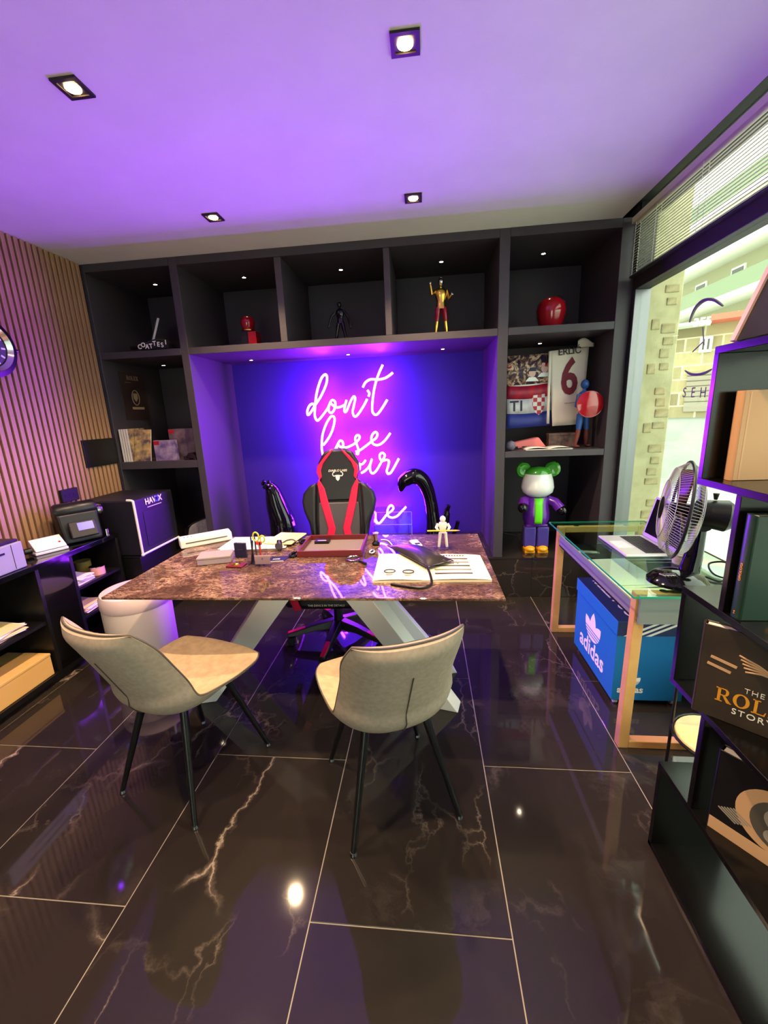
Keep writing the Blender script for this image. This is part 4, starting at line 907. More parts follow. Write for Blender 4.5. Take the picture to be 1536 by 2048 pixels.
# wooden tray
p0, p1, p2 = T(594, 1115), T(724, 1113), T(736, 1079); wd = (p1-p0).length; dp_ = abs(p2.y-p1.y); a_ = atan2(p1.y-p0.y, p1.x-p0.x)
TR = thing('wooden_tray', 'reddish wooden tray with a grey lining in front of the gaming chair', 'tray', (p0.x, p0.y, TZ), a_); M0 = WM(TR)
mat('red_wood', (104, 34, 40), .3); mat('tray_lining', (120, 106, 104), .8)
for a, b_, c, d in ((0, wd, 0, .010), (0, wd, dp_-.010, dp_), (0, .010, .010, dp_-.010), (wd-.010, wd, .010, dp_-.010)): MB(M0).box(a, b_, c, d, .0005, .036).build('tray_wall', 'red_wood', TR, smooth=0, bevel=.002)
MB(M0).box(.010, wd-.010, .010, dp_-.010, .0008, .006).build('tray_floor', 'tray_lining', TR, smooth=0)
def intray(name, label, cat, u, v, sx, sy, h, col, trim, a=0):
    t = thing(name, label, cat, tuple(M0 @ Vector((u*wd, v*dp_, .0062))))
    MB(M0).obox((u*wd, v*dp_, .0062+h/2), (sx, sy, h), a).build('body', col, t, smooth=0); MB(M0).obox((u*wd, v*dp_-sy*.2, .0064+h), (sx*.6, sy*.12, .0006), a).build('print', trim, t, smooth=0)
intray('black_card_box', 'small black box with white marks at the far left of the tray', 'box', .25, .80, .085, .06, .016, 'black_satin', 'paper')
intray('cream_note', 'cream paper note at the near right of the tray', 'note', .74, .2, .14, .06, .002, 'paper_cream', 'leather_grey', .04)
mat('bag_blue', (60, 70, 190), .4); intray('blue_sachet', 'small blue sachet in the middle of the tray', 'sachet', .52, .18, .05, .032, .004, 'bag_blue', 'paper', -.05)
def beads(label, cx, cy, n, sp, col, r=.009):
    t = on('bead_bracelet', label, 'bracelet', cx, cy); M1 = WM(t)
    pts = [Vector((sp*cos(2*pi*i/n)*.6, sp*sin(2*pi*i/n)*1.3, r+.0005)) for i in range(n)]
    for q in pts: MB(M1).ball(q, r, 8, 6).build('bead', col, t)
    MB(M1).tube(pts, .0015, 4, closed=True).build('cord', 'black_matte', t)
beads('dark bead bracelet left of the wooden tray, nearer one', 588, 1112, 12, .026, 'black_gloss'); beads('dark bead bracelet left of the wooden tray, farther one', 606, 1086, 12, .024, 'black_gloss', .008)
beads('silver bead bracelet at the right end of the wooden tray', 744, 1106, 12, .020, 'chrome', .007)
t = on('bottle_stopper', 'small metal bottle stopper standing on a black foot beside the tray', 'stopper', 752, 1090); M0 = WM(t)
MB(M0).lathe([(.001, .0), (.022, .0), (.024, .012), (.014, .02), (.009, .03), (.001, .03)], n=18).build('foot', 'black_gloss', t)
MB(M0).lathe([(.001, .030), (.010, .030), (.012, .060), (.018, .068), (.018, .074), (.001, .074)], n=18).build('stem', 'chrome', t)
# magnifying glass
t = on('magnifier', 'magnifying glass with a dark handle beside the open magazine', 'magnifier', 706, 1119); M0 = WM(t)
MB(M0).tube([(.036*cos(2*pi*i/24), .036*sin(2*pi*i/24), .006) for i in range(24)], .0045, 8, closed=True).build('lens_ring', 'chrome', t)
MB(M0).lathe([(.001, .004), (.034, .005), (.001, .008)], n=24).build('lens', 'thin_acrylic', t)
MB(M0).tube([(.028, -.026, .006), (.040, -.040, .006)], .005, 8).build('ferrule', 'chrome', t); MB(M0).tube([(.040, -.040, .007), (.080, -.084, .007)], [.006, .008], 10).build('handle', 'black_satin', t)
t = on('white_cable', 'short curved white cable beyond the remote control', 'cable', 775, 1088); M0 = WM(t)
MB(M0).tube(spline([T(762, 1081)-t.location+Vector((0, 0, .005)), T(776, 1083)-t.location+Vector((0, 0, .005)), T(788, 1097)-t.location+Vector((0, 0, .005))], 6), .0035, 8).build('cable_run', 'white_plastic', t)
MB(M0).tube([T(788, 1097)-t.location+Vector((0, 0, .005)), T(791, 1100)-t.location+Vector((0, 0, .005))], .0045, 8).build('plug', 'white_plastic', t)
t = on('remote_control', 'small white remote control with a dark window', 'remote control', 832, 1090, radians(18)); M0 = WM(t)
rb = MB(M0).box(-.024, .024, -.055, .055, .001, .018).build('remote_body', 'white_plastic', t, smooth=0, bevel=.008, seg=3)
MB(M0).box(-.015, .015, -.042, -.018, .0181, .0188).build('display', 'black_satin', rb, smooth=0)
for i in range(2):
    for j in range(2): MB(M0).box(-.013+.015*i, -.002+.015*i, .005+.016*j, .014+.016*j, .0181, .0192).build('button', 'paper', rb, smooth=0)
# plain white figure holding a yellow pencil
t = on('white_figurine', 'small plain white figure on a clear plinth holding a yellow pencil', 'figurine', 886, 1098); M0 = WM(t)
MB(M0).box(-.05, .05, -.032, .032, .001, .010).build('plinth', 'thin_acrylic', t, smooth=0)
bz = .010
for s_ in (-1, 1):
    MB(M0).tube([(s_*.022, .0, bz+.003), (s_*.018, -.002, bz+.045), (s_*.013, 0, bz+.085)], [.007, .008, .010], 8).build('leg', 'white_plastic', t)
    MB(M0).tube([(s_*.024, 0, bz+.135), (s_*.036, -.006, bz+.115), (s_*.026, -.026, bz+.106)], [.009, .008, .006], 8).build('arm', 'white_plastic', t)
MB(M0).lathe([(.001, bz+.082), (.018, bz+.084), (.017, bz+.10), (.025, bz+.130), (.020, bz+.143), (.006, bz+.150), (.001, bz+.15)], n=16, sy=.7).build('torso', 'white_plastic', t)
MB(M0).ball((0, -.002, bz+.162), (.016, .016, .018), 12, 8).build('head', 'white_plastic', t)
q = thing('pencil', 'yellow pencil held across the white figure', 'pencil', tuple(M0 @ Vector((0, -.036, bz+.106)))); mat('pencil_yellow', (240, 200, 40), .4)
MB(M0).tube([(-.085, -.036, bz+.106), (.07, -.036, bz+.106)], .0042, 6).build('shaft', 'pencil_yellow', q); MB(M0).tube([(.0705, -.036, bz+.106), (.09, -.036, bz+.106)], [.004, .0006], 6).build('tip', 'carton', q)
# open magazine with a leather pouch on it
c4 = [T(745, 1166), T(984, 1164), T(960, 1114), T(758, 1113)]; MG = thing('open_magazine', 'open watch catalogue lying at the near right of the table', 'magazine', (c4[0].x, c4[0].y, TZ), 0)
mid0 = c4[0].lerp(c4[1], .46); mid1 = c4[3].lerp(c4[2], .46); zz = Vector((0, 0, 1))
def page(a, b_, c, d, nm, up):
    P_ = []
    for j in range(2):
        row = []
        for i in range(9):
            s_ = i/8; base = (a.lerp(b_, s_) if j == 0 else d.lerp(c, s_)); hgt = .010*(sin(pi*(s_**.7 if up else (1-(1-s_)**1)))**.6) if 0 < s_ < 1 else .0
            row.append(base+zz*(.010+hgt*.6))
        P_.append(row)
    return MB().grid(P_).build(nm, 'paper_warm', MG, smooth=60)
mat('paper_warm', (240, 226, 190), .7); mat('ink', (60, 54, 52), .7); mat('ink_grey', (130, 124, 116), .7)
MB().hexa([c4[0], mid0, mid1, c4[3]], [v+zz*.0095 for v in (c4[0], mid0, mid1, c4[3])]).build('page_block', 'paper_warm', MG, smooth=0); MB().hexa([mid0, c4[1], c4[2], mid1], [v+zz*.0095 for v in (mid0, c4[1], c4[2], mid1)]).build('page_block', 'paper_warm', MG, smooth=0)
lp = page(c4[0], mid0, mid1, c4[3], 'left_page', True); rp = page(mid0, c4[1], c4[2], mid1, 'right_page', False)
def onpage(s_, v, right): 
    a, b_, c, d = (mid0, c4[1], c4[2], mid1) if right else (c4[0], mid0, mid1, c4[3])
    return a.lerp(b_, s_).lerp(d.lerp(c, s_), v)+zz*.0168
for i in range(5):
    v = .18+.145*i
    q = MB(); w_ = .0035
    q.hexa([onpage(s, vv, True) for s, vv in ((.14, v), (.74, v), (.74, v+.035), (.14, v+.035))], [onpage(s, vv, True)+zz*.0008 for s, vv in ((.14, v), (.74, v), (.74, v+.035), (.14, v+.035))]); q.build('printed_watch_row', 'ink_grey' if i % 2 else 'ink', rp, smooth=0)
for i in range(11): MB().obox(onpage(.20+.048*i, .92, True), (.009, .012, .0008)).build('printed_letter', 'ink', rp, smooth=0)
for s, v in ((.30, .28), (.66, .26)):
    cpt = onpage(s, v, False); MB().tube([cpt+Vector((.026*cos(2*pi*i/18), .020*sin(2*pi*i/18), .001)) for i in range(18)], .0028, 5, closed=True).build('printed_ring', 'ink', lp)
    for i in range(2): MB().obox(cpt+Vector((0, -.036-.012*i, .001)), (.034-.008*i, .004, .0008)).build('printed_line', 'ink_grey', lp, smooth=0)
# pouch: a puffed leather quad
q4 = [T(775, 1102), T(855, 1146), T(905, 1133), T(835, 1101)]
PO = thing('leather_pouch', 'black leather clutch pouch lying across the open catalogue', 'pouch', (q4[1].x, q4[1].y, TZ+.0175))
mat('pouch_leather', (44, 40, 40), .28, coat=.4); ug = []
for j in range(11):
    row = []
    for i in range(11):
        s_, v = i/10, j/10; p = q4[1].lerp(q4[2], s_).lerp(q4[0].lerp(q4[3], s_), v); puff = (sin(pi*s_)*sin(pi*v))**.55
        row.append((p, puff))
    ug.append(row)
MB().grid([[p+zz*(.032+.032*f) for p, f in r] for r in ug]).build('upper_side', 'pouch_leather', PO, smooth=70, subsurf=1)
MB().grid([[p+zz*(.030-.011*f) for p, f in r] for r in ug]).build('lower_side', 'pouch_leather', PO, smooth=70)
ed = [r[0][0] for r in ug]+[p for p, f in ug[-1][1:]]+[r[-1][0] for r in ug[::-1][1:]]+[p for p, f in ug[0][::-1][1:-1]]
MB().tube([p+zz*.031 for p in ed], .0035, 6, closed=True).build('welt', 'black_satin', PO)
MB().tube([q4[1]+zz*.032, q4[1].lerp(q4[2], .95)+zz*.034], .0028, 6).build('zip', 'chrome', PO)
MB().ball(q4[0].lerp(q4[2], .32)+zz*.0625, (.006, .006, .002), 8, 5).build('emblem', 'gold', PO)
st_ = [q4[1]+zz*.03, T(862, 1162)+zz*.020, T(862, 1172)+zz*.008, T(845, 1178)+zz*.006, T(815, 1176)+zz*.006, T(782, 1171)+zz*.006]
MB().tube(spline(st_, 5), .006, 6).build('wrist_strap', 'black_satin', PO)
MB().tube([q4[2]+zz*.02+Vector((.012*cos(a)+.014, .009*sin(a), .012*sin(a))) for a in [2*pi*i/12 for i in range(12)]], .003, 6, closed=True).build('ring', 'chrome', PO)
# ------------------------------------------------------------------ things in the shelving
S1, S2, S3, S4 = 2.0355, 1.1705, 1.1855, .3355     # shelf tops: top row, right middle, left middle, plinth
mat('toy_green', (60, 140, 40), .15, spec=.6, coat=.5); mat('toy_white', (222, 222, 220), .15, coat=.5); mat('toy_purple', (92, 30, 150), .2, coat=.5); mat('toy_lime', (96, 214, 30), .25); mat('toy_blue', (70, 56, 140), .3); mat('toy_yellow', (236, 160, 24), .25, coat=.4); mat('toy_red', (160, 16, 30), .15, coat=.6); mat('cobalt', (36, 80, 150), .4); mat('boot_brown', (110, 50, 44), .45)
BR = thing('bear_toy', 'tall block bear toy with green ears, white head and purple body on the plinth', 'toy', (.885, 3.33, S4))
def BRm(name, mb, m_, par=None, **k): return mb.build(name, m_, par or BR, local=True, **k)
for s_ in (-1, 1):
    BRm('leg', MB().box(s_*.051-.046, s_*.051+.046, -.045, .045, .045, .212), 'toy_blue', bevel=.010, seg=3)
    BRm('shoe', MB().ball((s_*.051, -.018, .030), (.048, .066, .030), 18, 8).box(s_*.051-.04, s_*.051+.04, -.06, .045, .0, .02), 'toy_yellow', smooth=60)
    BRm('ear', MB(Matrix.Translation((s_*.112, .01, .672)) @ Matrix.Rotation(s_*radians(-14), 4, 'Z')).lathe([(.001, -.016), (.04, -.024), (.058, -.012), (.062, .004), (.05, .02), (.001, .026)], (0, 0, 0), 28, 'Y'), 'toy_green')
    a = Vector((s_*.085, 0, .430)); e = Vector((s_*(.165 if s_ > 0 else .125), -.06 if s_ > 0 else -.09, .365 if s_ > 0 else .395))
    BRm('arm', MB().tube([a, a.lerp(e, .5)+Vector((s_*.008, 0, .012)), e], [.036, .040, .042], 16), 'toy_purple', smooth=60)
    d = (e-a).normalized(); BRm('hand', MB().ball(e+d*.022, .038, 16, 10), 'black_gloss')
BRm('hips', MB().box(-.085, .085, -.045, .045, .213, .235), 'toy_purple', bevel=.008)
BRm('body', MB().lathe([(.001, .236), (.088, .236), (.104, .27), (.104, .33), (.092, .40), (.082, .455), (.001, .458)], n=32, sy=.72), 'toy_purple', smooth=60)
vp = [[Vector((u*(.030 if z < .44 else .034), -(.72*r_)*sqrt(max(0, 1-(u*.030/r_)**2))-.003, z)) for u in [-1, -.5, 0, .5, 1]] for z, r_ in ((.245, .095), (.27, .104), (.33, .104), (.40, .092), (.452, .083))]
BRm('front_panel', MB().grid(vp), 'toy_lime', smooth=60, solid=.003)
BRm('head', MB().lathe([(.001, .458), (.08, .462), (.118, .495), (.126, .535), (.118, .585), (.104, .632), (.100, .642)], n=36, sy=.86), 'toy_white', smooth=60)
BRm('head_cap', MB().lathe([(.1005, .6425), (.092, .672), (.06, .694), (.001, .700)], n=36, sy=.86), 'toy_green', smooth=60)

def doll(label, name, loc, H, cols, rz=0, arms=None, stand=None, cat='figurine', legsp=.06):
    """plain jointed mannequin: head, torso, limbs; H total height"""
    D = thing(name, label, cat, loc, rz); k = H
    tor, legc, boot, headc = cols
    for s_ in (-1, 1):
        hip = Vector((s_*.055*k, 0, .50*k)); kn = Vector((s_*(.055+legsp*.5)*k, -.01*k, .27*k)); an = Vector((s_*(.055+legsp)*k, .01*k, .045*k))
        MB().tube([hip, hip.lerp(kn, .5), kn], [.052*k, .05*k, .036*k], 10).build('thigh', legc, D, local=True, smooth=60)
        lo = MB().tube([kn, kn.lerp(an, .4), an], [.036*k, .038*k, .024*k], 10).build('shin', boot, D, local=True, smooth=60)
        MB().ball(an+Vector((0, -.03*k, -.022*k)), (.026*k, .056*k, .023*k), 10, 6).build('foot', boot, lo, local=True)
        sh = Vector((s_*.105*k, 0, .78*k)); A = arms[0 if s_ < 0 else 1] if arms else ((s_*.15, 0, .62), (s_*.14, -.05, .48))
        el, wr_ = Vector(A[0])*k, Vector(A[1])*k
        ua = MB().tube([sh, el, wr_], [.036*k, .030*k, .020*k], 10).build('arm', tor, D, local=True, smooth=60)
        MB().ball(wr_, .026*k, 8, 6).build('hand', headc, ua, local=True)
    MB().lathe([(.001, .47*k), (.09*k, .48*k), (.085*k, .56*k), (.075*k, .60*k), (.11*k, .70*k), (.115*k, .78*k), (.07*k, .82*k), (.03*k, .84*k), (.028*k, .87*k), (.001, .87*k)], n=20, sy=.65).build('torso', tor, D, local=True, smooth=60)
    MB().ball((0, 0, .93*k), (.055*k, .062*k, .07*k), 14, 10).build('head', headc, D, local=True)
    if stand:
        MB().lathe([(.001, 0), (.12*k, 0), (.12*k, .012*k), (.001, .012*k)], n=24).build('stand', stand, D, local=True)
    return D
F1 = doll('plain blue toy figure in brown boots holding a round red disc, right niche', 'toy_figure', (1.195, 3.33, S2+.001), .50, ('cobalt', 'cobalt', 'boot_brown', 'cobalt'), radians(30), (((-.17, -.02, .62), (-.12, -.10, .56)), ((.13, -.05, .64), (.06, -.15, .60))))
t = thing('toy_disc', 'plain red round toy disc held by the blue figure', 'disc', (1.205, 3.235, S2+.30)); TDk = frame((1.205, 3.235, S2+.32), (1, .0, 0), (0, .05, 1))
MB(TDk).lathe([(.001, .022), (.05, .018), (.09, .004), (.092, .0), (.05, .010), (.001, .014)], n=36).build('disc_plate', 'toy_red', t)
MB(TDk).tube([(.0925*cos(2*pi*i/36), .0925*sin(2*pi*i/36), .002) for i in range(36)], .003, 6, closed=True).build('disc_rim', 'toy_red', t)
# jersey
mat('jersey', (224, 214, 200), .8); mat('wine_print', (112, 22, 44), .7); mat('dark_print', (60, 44, 50), .7)
JY = 3.46
JT = thing('football_jersey', 'white football jersey numbered 6 hanging in the right niche', 'jersey', (1.12, JY, S2+.15))
TLj, TRj, BLj, BRj = onY(1100, 702, JY), onY(1178, 694, JY), onY(1110, 852, JY), onY(1163, 848, JY); BLj.x -= .02
jp = []
for j in range(13):
    v = j/12; a = BLj.lerp(TLj, v); c = BRj.lerp(TRj, v); row = []
    for i in range(13):
        s_ = i/12; p = a.lerp(c, s_); p.y += .006*sin(s_*9+v*2)*(1-v*.5)+.012*(s_-.5)**2; row.append(p)
    jp.append(row)
JJ = MB().grid(jp).build('jersey_cloth', 'jersey', JT, smooth=70, solid=.003)
MB().grid([[TRj+Vector((-.085+.017*i, -.006+.008*sin(i), .0+.012*j+.02*sin(i*.7)*(j/4))) for i in range(8)] for j in range(5)]).build('collar', 'jersey', JT, smooth=70, solid=.004)
sl = onY(1100, 702, JY); MB().grid([[sl+Vector((-.012+.02*i+.01*j/6, -.012, -.005-.09*j)) for i in range(2)] for j in range(7)]).build('sleeve_fold', 'jersey', JT, smooth=70, solid=.004)
cx_ = onY(1138, 760, JY)
text('lettering', 'ERLI\u0106', .066, frame(onY(1139, 703, JY)+Vector((0, -.009, 0)), (1, 0, .06), (0, 0, 1)), 'dark_print', JJ, bold=.001)
text('lettering', '6', .37, frame(onY(1138, 757, JY)+Vector((0, -.009, 0)), (.78, 0, .03), (0, 0, 1)) @ Matrix.Diagonal((.70, 1, 1, 1)), 'wine_print', JJ, bold=.009)
text('lettering', 'FOR SAMPIONI', .012, frame(onY(1139, 806, JY)+Vector((0, -.010, 0)), (1, 0, .04), (0, 0, 1)), 'dark_print', JJ)
# flag photo poster
PYY = 3.50
FP = thing('flag_poster', 'photo print of cheering fans above a red, white and blue checkered flag', 'poster', (.80, PYY, S2+.13))
TLp, TRp, BLp, BRp = onY(1014, 713, PYY), onY(1101, 706, PYY), onY(1013, 858, PYY), onY(1102, 850, PYY)
def pq(u, v): return BLp.lerp(BRp, u).lerp(TLp.lerp(TRp, u), v)
def band(name, v0, v1, m_, par=None, y=.0, bow=.012):
    P_ = [[pq(i/10, v)+Vector((0, -y-.0, -bow*sin(pi*i/10)*(0 if v in (0, 1) else 1))) for i in range(11)] for v in (v0, (v0+v1)/2, v1)]
    return MB().grid(P_).build(name, m_, par or FP, smooth=70, solid=.002)
m = mat('crowd_print', (60, 40, 70), .5); N, L, b = nodes(m); n = noise(N, L, coords(N), 18, 3, .6, 1.5)
r = ramp(N, [(.30, lin((26, 18, 50))), (.45, lin((60, 40, 70))), (.52, lin((150, 110, 70))), (.60, lin((226, 206, 190))), (.68, lin((190, 30, 50)))]); L.new(n.outputs[0], r.inputs[0]); L.new(r.outputs[0], b.inputs['Base Color'])
speckle('flag_red', (190, 24, 44), (130, 20, 60), 14, .4); speckle('flag_white', (226, 222, 222), (190, 186, 196), 14, .5); speckle('flag_blue', (40, 56, 140), (56, 60, 150), 10, .45)
m = mat('checker_print', (230, 230, 230), .5); N, L, b = nodes(m); ck = N.new('ShaderNodeTexChecker'); ck.inputs['Scale'].default_value = 31; ck.inputs[1].default_value = (*lin((190, 30, 50)), 1); ck.inputs[2].default_value = (*lin((230, 226, 226)), 1)
mpn = N.new('ShaderNodeMapping'); mpn.inputs['Location'].default_value = (0, .5/31, 0); L.new(coords(N), mpn.inputs[0]); L.new(mpn.outputs[0], ck.inputs[0]); L.new(ck.outputs[0], b.inputs['Base Color'])
pb_ = MB().hexa([BLp, BRp, TRp, TLp], [p+Vector((0, .004, 0)) for p in (BLp, BRp, TRp, TLp)]).build('backing', 'paper', FP, smooth=0)
band('photo_crowd', .60, 1, 'crowd_print', y=.004, bow=0); band('flag_band', .42, .60, 'flag_red', y=.005); wb = band('flag_band', .215, .42, 'flag_white', y=.005); band('flag_band', 0, .215, 'flag_blue', y=.005)
def face(u, v, r_, hat, nm):
    c = pq(u, v)+Vector((0, -.0065, 0)); Tf = frame(c, (1, 0, 0), (0, 0, 1))
    MB(Tf).prism(disc(r_, 16, sy=1.25), Matrix(), 0, .0007).build(nm, 'skin_print', pb_, smooth=0); MB(Tf).prism([(-r_*1.1, r_*.5), (r_*1.1, r_*.5), (r_*.8, r_*1.6), (-r_*.8, r_*1.6)], Matrix(), .0007, .001).build('printed_hat', hat, pb_, smooth=0)
    MB(Tf).prism([(-r_*2, -r_*2.4), (r_*2, -r_*2.4), (r_*.9, -r_*1.2), (-r_*.9, -r_*1.2)], Matrix(), 0, .0005).build('printed_shirt', 'toy_white', pb_, smooth=0)
mat('skin_print', (222, 180, 170), .6); face(.58, .75, .026, 'navy', 'printed_face'); face(.86, .80, .026, 'toy_red', 'printed_face')
sh_ = [(.58, .44), (.86, .45), (.86, .30), (.80, .20), (.72, .16), (.64, .20), (.58, .30)]
cs_ = [pq(u, v)+Vector((0, -.0075, 0)) for u, v in sh_]; MB().hexa(cs_, [p+Vector((0, .001, 0)) for p in cs_][::1]).build('checkered_shield', 'checker_print', FP, smooth=0)
text('lettering', 'TI', .115, frame(pq(.22, .305)+Vector((0, -.0075, 0)), (1, 0, .02), (0, 0, 1)), 'navy', wb, bold=.002, space=1.1)
# small things at the front of that shelf
t = thing('open_book', 'white open book lying at the front of the right niche', 'book', (.93, 3.30, S2))
for s_ in (-1, 1):
    MB().grid([[Vector((.93+s_*.17*i/6, 3.22+.16*j, S2+.006+.012*sin(pi*i/6)**.7*(1 if i else .4))) for i in range(7)] for j in range(2)]).build('page', 'paper', t, smooth=70, solid=.001)
    MB().box(.93+min(0, s_*.17), .93+max(0, s_*.17), 3.22, 3.38, S2+.0005, S2+.005).build('page_block', 'paper', t, smooth=0)
mat('salmon', (230, 120, 120), .7)
t = thing('pink_scarf', 'folded pink cloth behind the open book in the right niche', 'cloth', (.80, 3.42, S2))
MB().hexa([(.66, 3.39, S2+.001), (.96, 3.39, S2+.001), (.96, 3.46, S2+.001), (.66, 3.46, S2+.001)], [(.68, 3.40, S2+.045), (.90, 3.40, S2+.085), (.88, 3.45, S2+.085), (.70, 3.45, S2+.05)]).build('cloth_fold', 'salmon', t, bevel=.01)
for i in range(3): MB().box(.70+.07*i, .735+.07*i, 3.384, 3.389, S2+.002, S2+.018).build('dark_patch', 'black_matte', t, smooth=0)
speckle('dark_pattern', (40, 34, 36), (110, 70, 60), 30, .5)
t = thing('patterned_box', 'low dark patterned box under the jersey', 'box', (1.08, 3.43, S2))
MB().box(.975, 1.175, 3.40, 3.47, S2+.001, S2+.09).build('box_body', 'dark_pattern', t, smooth=0, bevel=.002); MB().box(.973, 1.177, 3.398, 3.472, S2+.0905, S2+.11).build('box_lid', 'dark_pattern', t, smooth=0, bevel=.002)
t = thing('knitted_ball', 'small round grey knitted ball at the left of the right niche', 'ball', (.65, 3.24, S2)); speckle('knit', (110, 104, 126), (80, 76, 96), 120, .8, .3)
MB().ball((.65, 3.24, S2+.038), (.036, .034, .037), 18, 12).build('ball_body', 'knit', t); MB().cyl((.65, 3.24, S2+.074), (.65, 3.24, S2+.085), .006, n=8).build('ball_loop', 'black_matte', t)
# top row
t = thing('tilted_tablet', 'thin tablet with a pale edge tilted in the top left cell', 'tablet', (-2.20, 3.40, S1)); TT_ = Matrix.Translation((-2.235, 3.43, S1+.075)) @ Matrix.Rotation(radians(38), 4, 'Z') @ Matrix.Rotation(radians(20), 4, 'Y')
MB(TT_).box(-.006, .006, -.13, .13, 0, .20).build('tablet_body', 'leather_black', t, smooth=0, bevel=.003); MB(TT_).box(-.0075, .0075, -.137, -.1305, -.003, .203).build('pale_edge', 'white_metal', t, smooth=0); MB(TT_).box(-.0075, .0075, -.13, .13, .2005, .205).build('pale_edge', 'white_metal', t, smooth=0)
MB().box(-2.36, -2.05, 3.335, 3.54, S1+.001, S1+.066).build('dark_base', 'black_satin', t, smooth=0, bevel=.004)
CP = thing('lettered_hat', 'black cap with white lettering at the front of the top left cell', 'hat', (-2.06, 3.25, S1))
mat('cap_black', (16, 14, 18), .8)
cbd = MB().box(-2.19, -1.95, 3.195, 3.29, S1+.0005, S1+.062).build('cap_panel', 'cap_black', CP, smooth=0, bevel=.02, seg=3)
MB().ball((-2.07, 3.275, S1+.05), (.11, .05, .045), 18, 8).build('cap_crown', 'cap_black', CP); MB().box(-2.30, -2.19, 3.20, 3.27, S1+.001, S1+.012).build('cap_peak', 'cap_black', CP, smooth=0, bevel=.003)
for i, ch in enumerate('COATTESI'): text('lettering', ch, .046, frame((-2.178+.031*i, 3.1935, S1+.030+.010*sin(i*1.9)+.002*i), (1, 0, .1*sin(i*2.3)), (0, 0, 1)), 'paper', cbd, bold=.001)
def bust(name, label, x, y, z0, w_, h_, col, cat='bust'):
    t = thing(name, label, cat, (x, y, z0)); MB().lathe([(.001, 0), (w_*.62, 0), (w_*.78, h_*.16), (w_*.95, h_*.45), (w_, h_*.62), (w_*.9, h_*.82), (w_*.55, h_*.96), (.001, h_)], (x, y, z0), 28, sy=1.1).build('bust_shell', col, t, smooth=60); return t
t = thing('bust_pedestal', 'dark and red block pedestal in the second top cell', 'pedestal', (-1.375, 3.42, S1)); MB().box(-1.43, -1.375, 3.37, 3.47, S1+.0005, S1+.13).build('dark_block', 'black_satin', t, smooth=0); MB().box(-1.3745, -1.31, 3.37, 3.47, S1+.0005, S1+.125).build('red_block', 'toy_red', t, smooth=0)
b1 = bust('red_bust', 'plain glossy red dome bust on the dark and red pedestal', -1.385, 3.42, S1+.131, .055, .115, 'toy_red'); MB().lathe([(.048, 0), (.053, .004), (.053, .012), (.046, .014)], (-1.385, 3.42, S1+.1312), 24).build('bust_collar', 'gold', b1)
b1 = bust('red_mask', 'plain glossy red head form in the top right cell', .955, 3.44, S1+.0005, .105, .235, 'toy_red')
MB().lathe([(.066, 0), (.074, .004), (.074, .014), (.066, .016)], (.955, 3.44, S1+.0006), 28, sy=1.1).build('bust_collar', 'toy_red', b1)
doll('plain dark crouching figurine in the middle top cell', 'dark_figurine', (-.635, 3.40, S1), .30, ('black_gloss', 'black_gloss', 'black_gloss', 'black_gloss'), radians(-15), (((-.22, -.06, .66), (-.30, -.10, .40)), ((.22, .02, .62), (.26, .06, .36))), 'black_gloss', legsp=.10)
doll('slim plain figurine with gold torso and red legs in the fourth top cell', 'gold_figurine', (.14, 3.40, S1), .415, ('gold', 'toy_red', 'gold', 'chrome'), radians(6), (((-.17, -.03, .72), (-.20, -.05, .90)), ((.15, -.03, .64), (.19, -.07, .70))), 'black_gloss', legsp=.05)
# left niche
FR = thing('crest_poster', 'dark poster with a crest hanging on the left side of the left niche', 'poster', (-2.498, 3.48, 1.55)); mat('poster_dark', (52, 38, 36), .4); mat('bronze_ink', (170, 140, 110), .5)
fb = MB().box(-2.4995, -2.494, 3.335, 3.64, 1.525, 1.915).build('poster_board', 'poster_dark', FR, smooth=0)
TP = frame((-2.4935, 3.487, 1.72), (0, 1, 0), (0, 0, 1))
serif_text('ROLEX', .034, TP @ Matrix.Translation((-.075, .135, 0)), 'bronze_ink', fb)
MB(TP).tube([(.045*cos(2*pi*i/24), -.01+.062*sin(2*pi*i/24), .001) for i in range(24)], .003, 6, closed=True).build('crest_ring', 'bronze_ink', fb); MB(TP).prism([(-.026, .026), (.026, .026), (.026, -.016), (0, -.044), (-.026, -.016)], Matrix(), 0, .0012).build('crest_shield', 'bronze_ink', fb, smooth=0)
MB(TP).box(-.06, .09, -.108, -.088, 0, .001).build('crest_scroll', 'bronze_ink', fb, smooth=0); MB(TP).box(-.10, -.03, .112, .115, 0, .001).build('printed_line', 'bronze_ink', fb, smooth=0)
speckle('mag_print', (200, 170, 110), (70, 60, 80), 16, .4); speckle('game_print', (80, 60, 120), (170, 150, 180), 12, .3); speckle('game_print_dark', (54, 44, 60), (120, 100, 110), 10, .3)
for i in range(4):
    t = thing('thin_magazine', 'thin white-spined magazine in the left niche, '+('leftmost of the row', 'second from the slatted wall', 'third from the slatted wall', 'rightmost, with a colourful cover')[i], 'magazine', (-2.478+.022*i, 3.28, S3), 0, 'thin magazines in the left niche')
    MB(Matrix.Translation((-2.482+.021*i, 3.19, S3+.0005))).box(0, .018, 0, .20, 0, .265).build('pages', 'paper', t, smooth=0)
    MB(Matrix.Translation((-2.482+.021*i, 3.19, S3+.0005))).box(.0181, .0195, -.001, .20, 0, .266).build('cover', 'mag_print', t, smooth=0)
t = thing('comic_book', 'comic with a colourful cover leaning beside the magazines, left niche', 'comic', (-2.36, 3.22, S3)); MB(Matrix.Translation((-2.395, 3.205, S3+.0005)) @ Matrix.Rotation(radians(-14), 4, 'X')).box(0, .145, -.006, 0, 0, .26).build('pages', 'paper', t, smooth=0); MB(Matrix.Translation((-2.395, 3.205, S3+.0005)) @ Matrix.Rotation(radians(-14), 4, 'X')).box(0, .145, -.0075, -.0061, 0, .26).build('cover', 'mag_print', t, smooth=0)
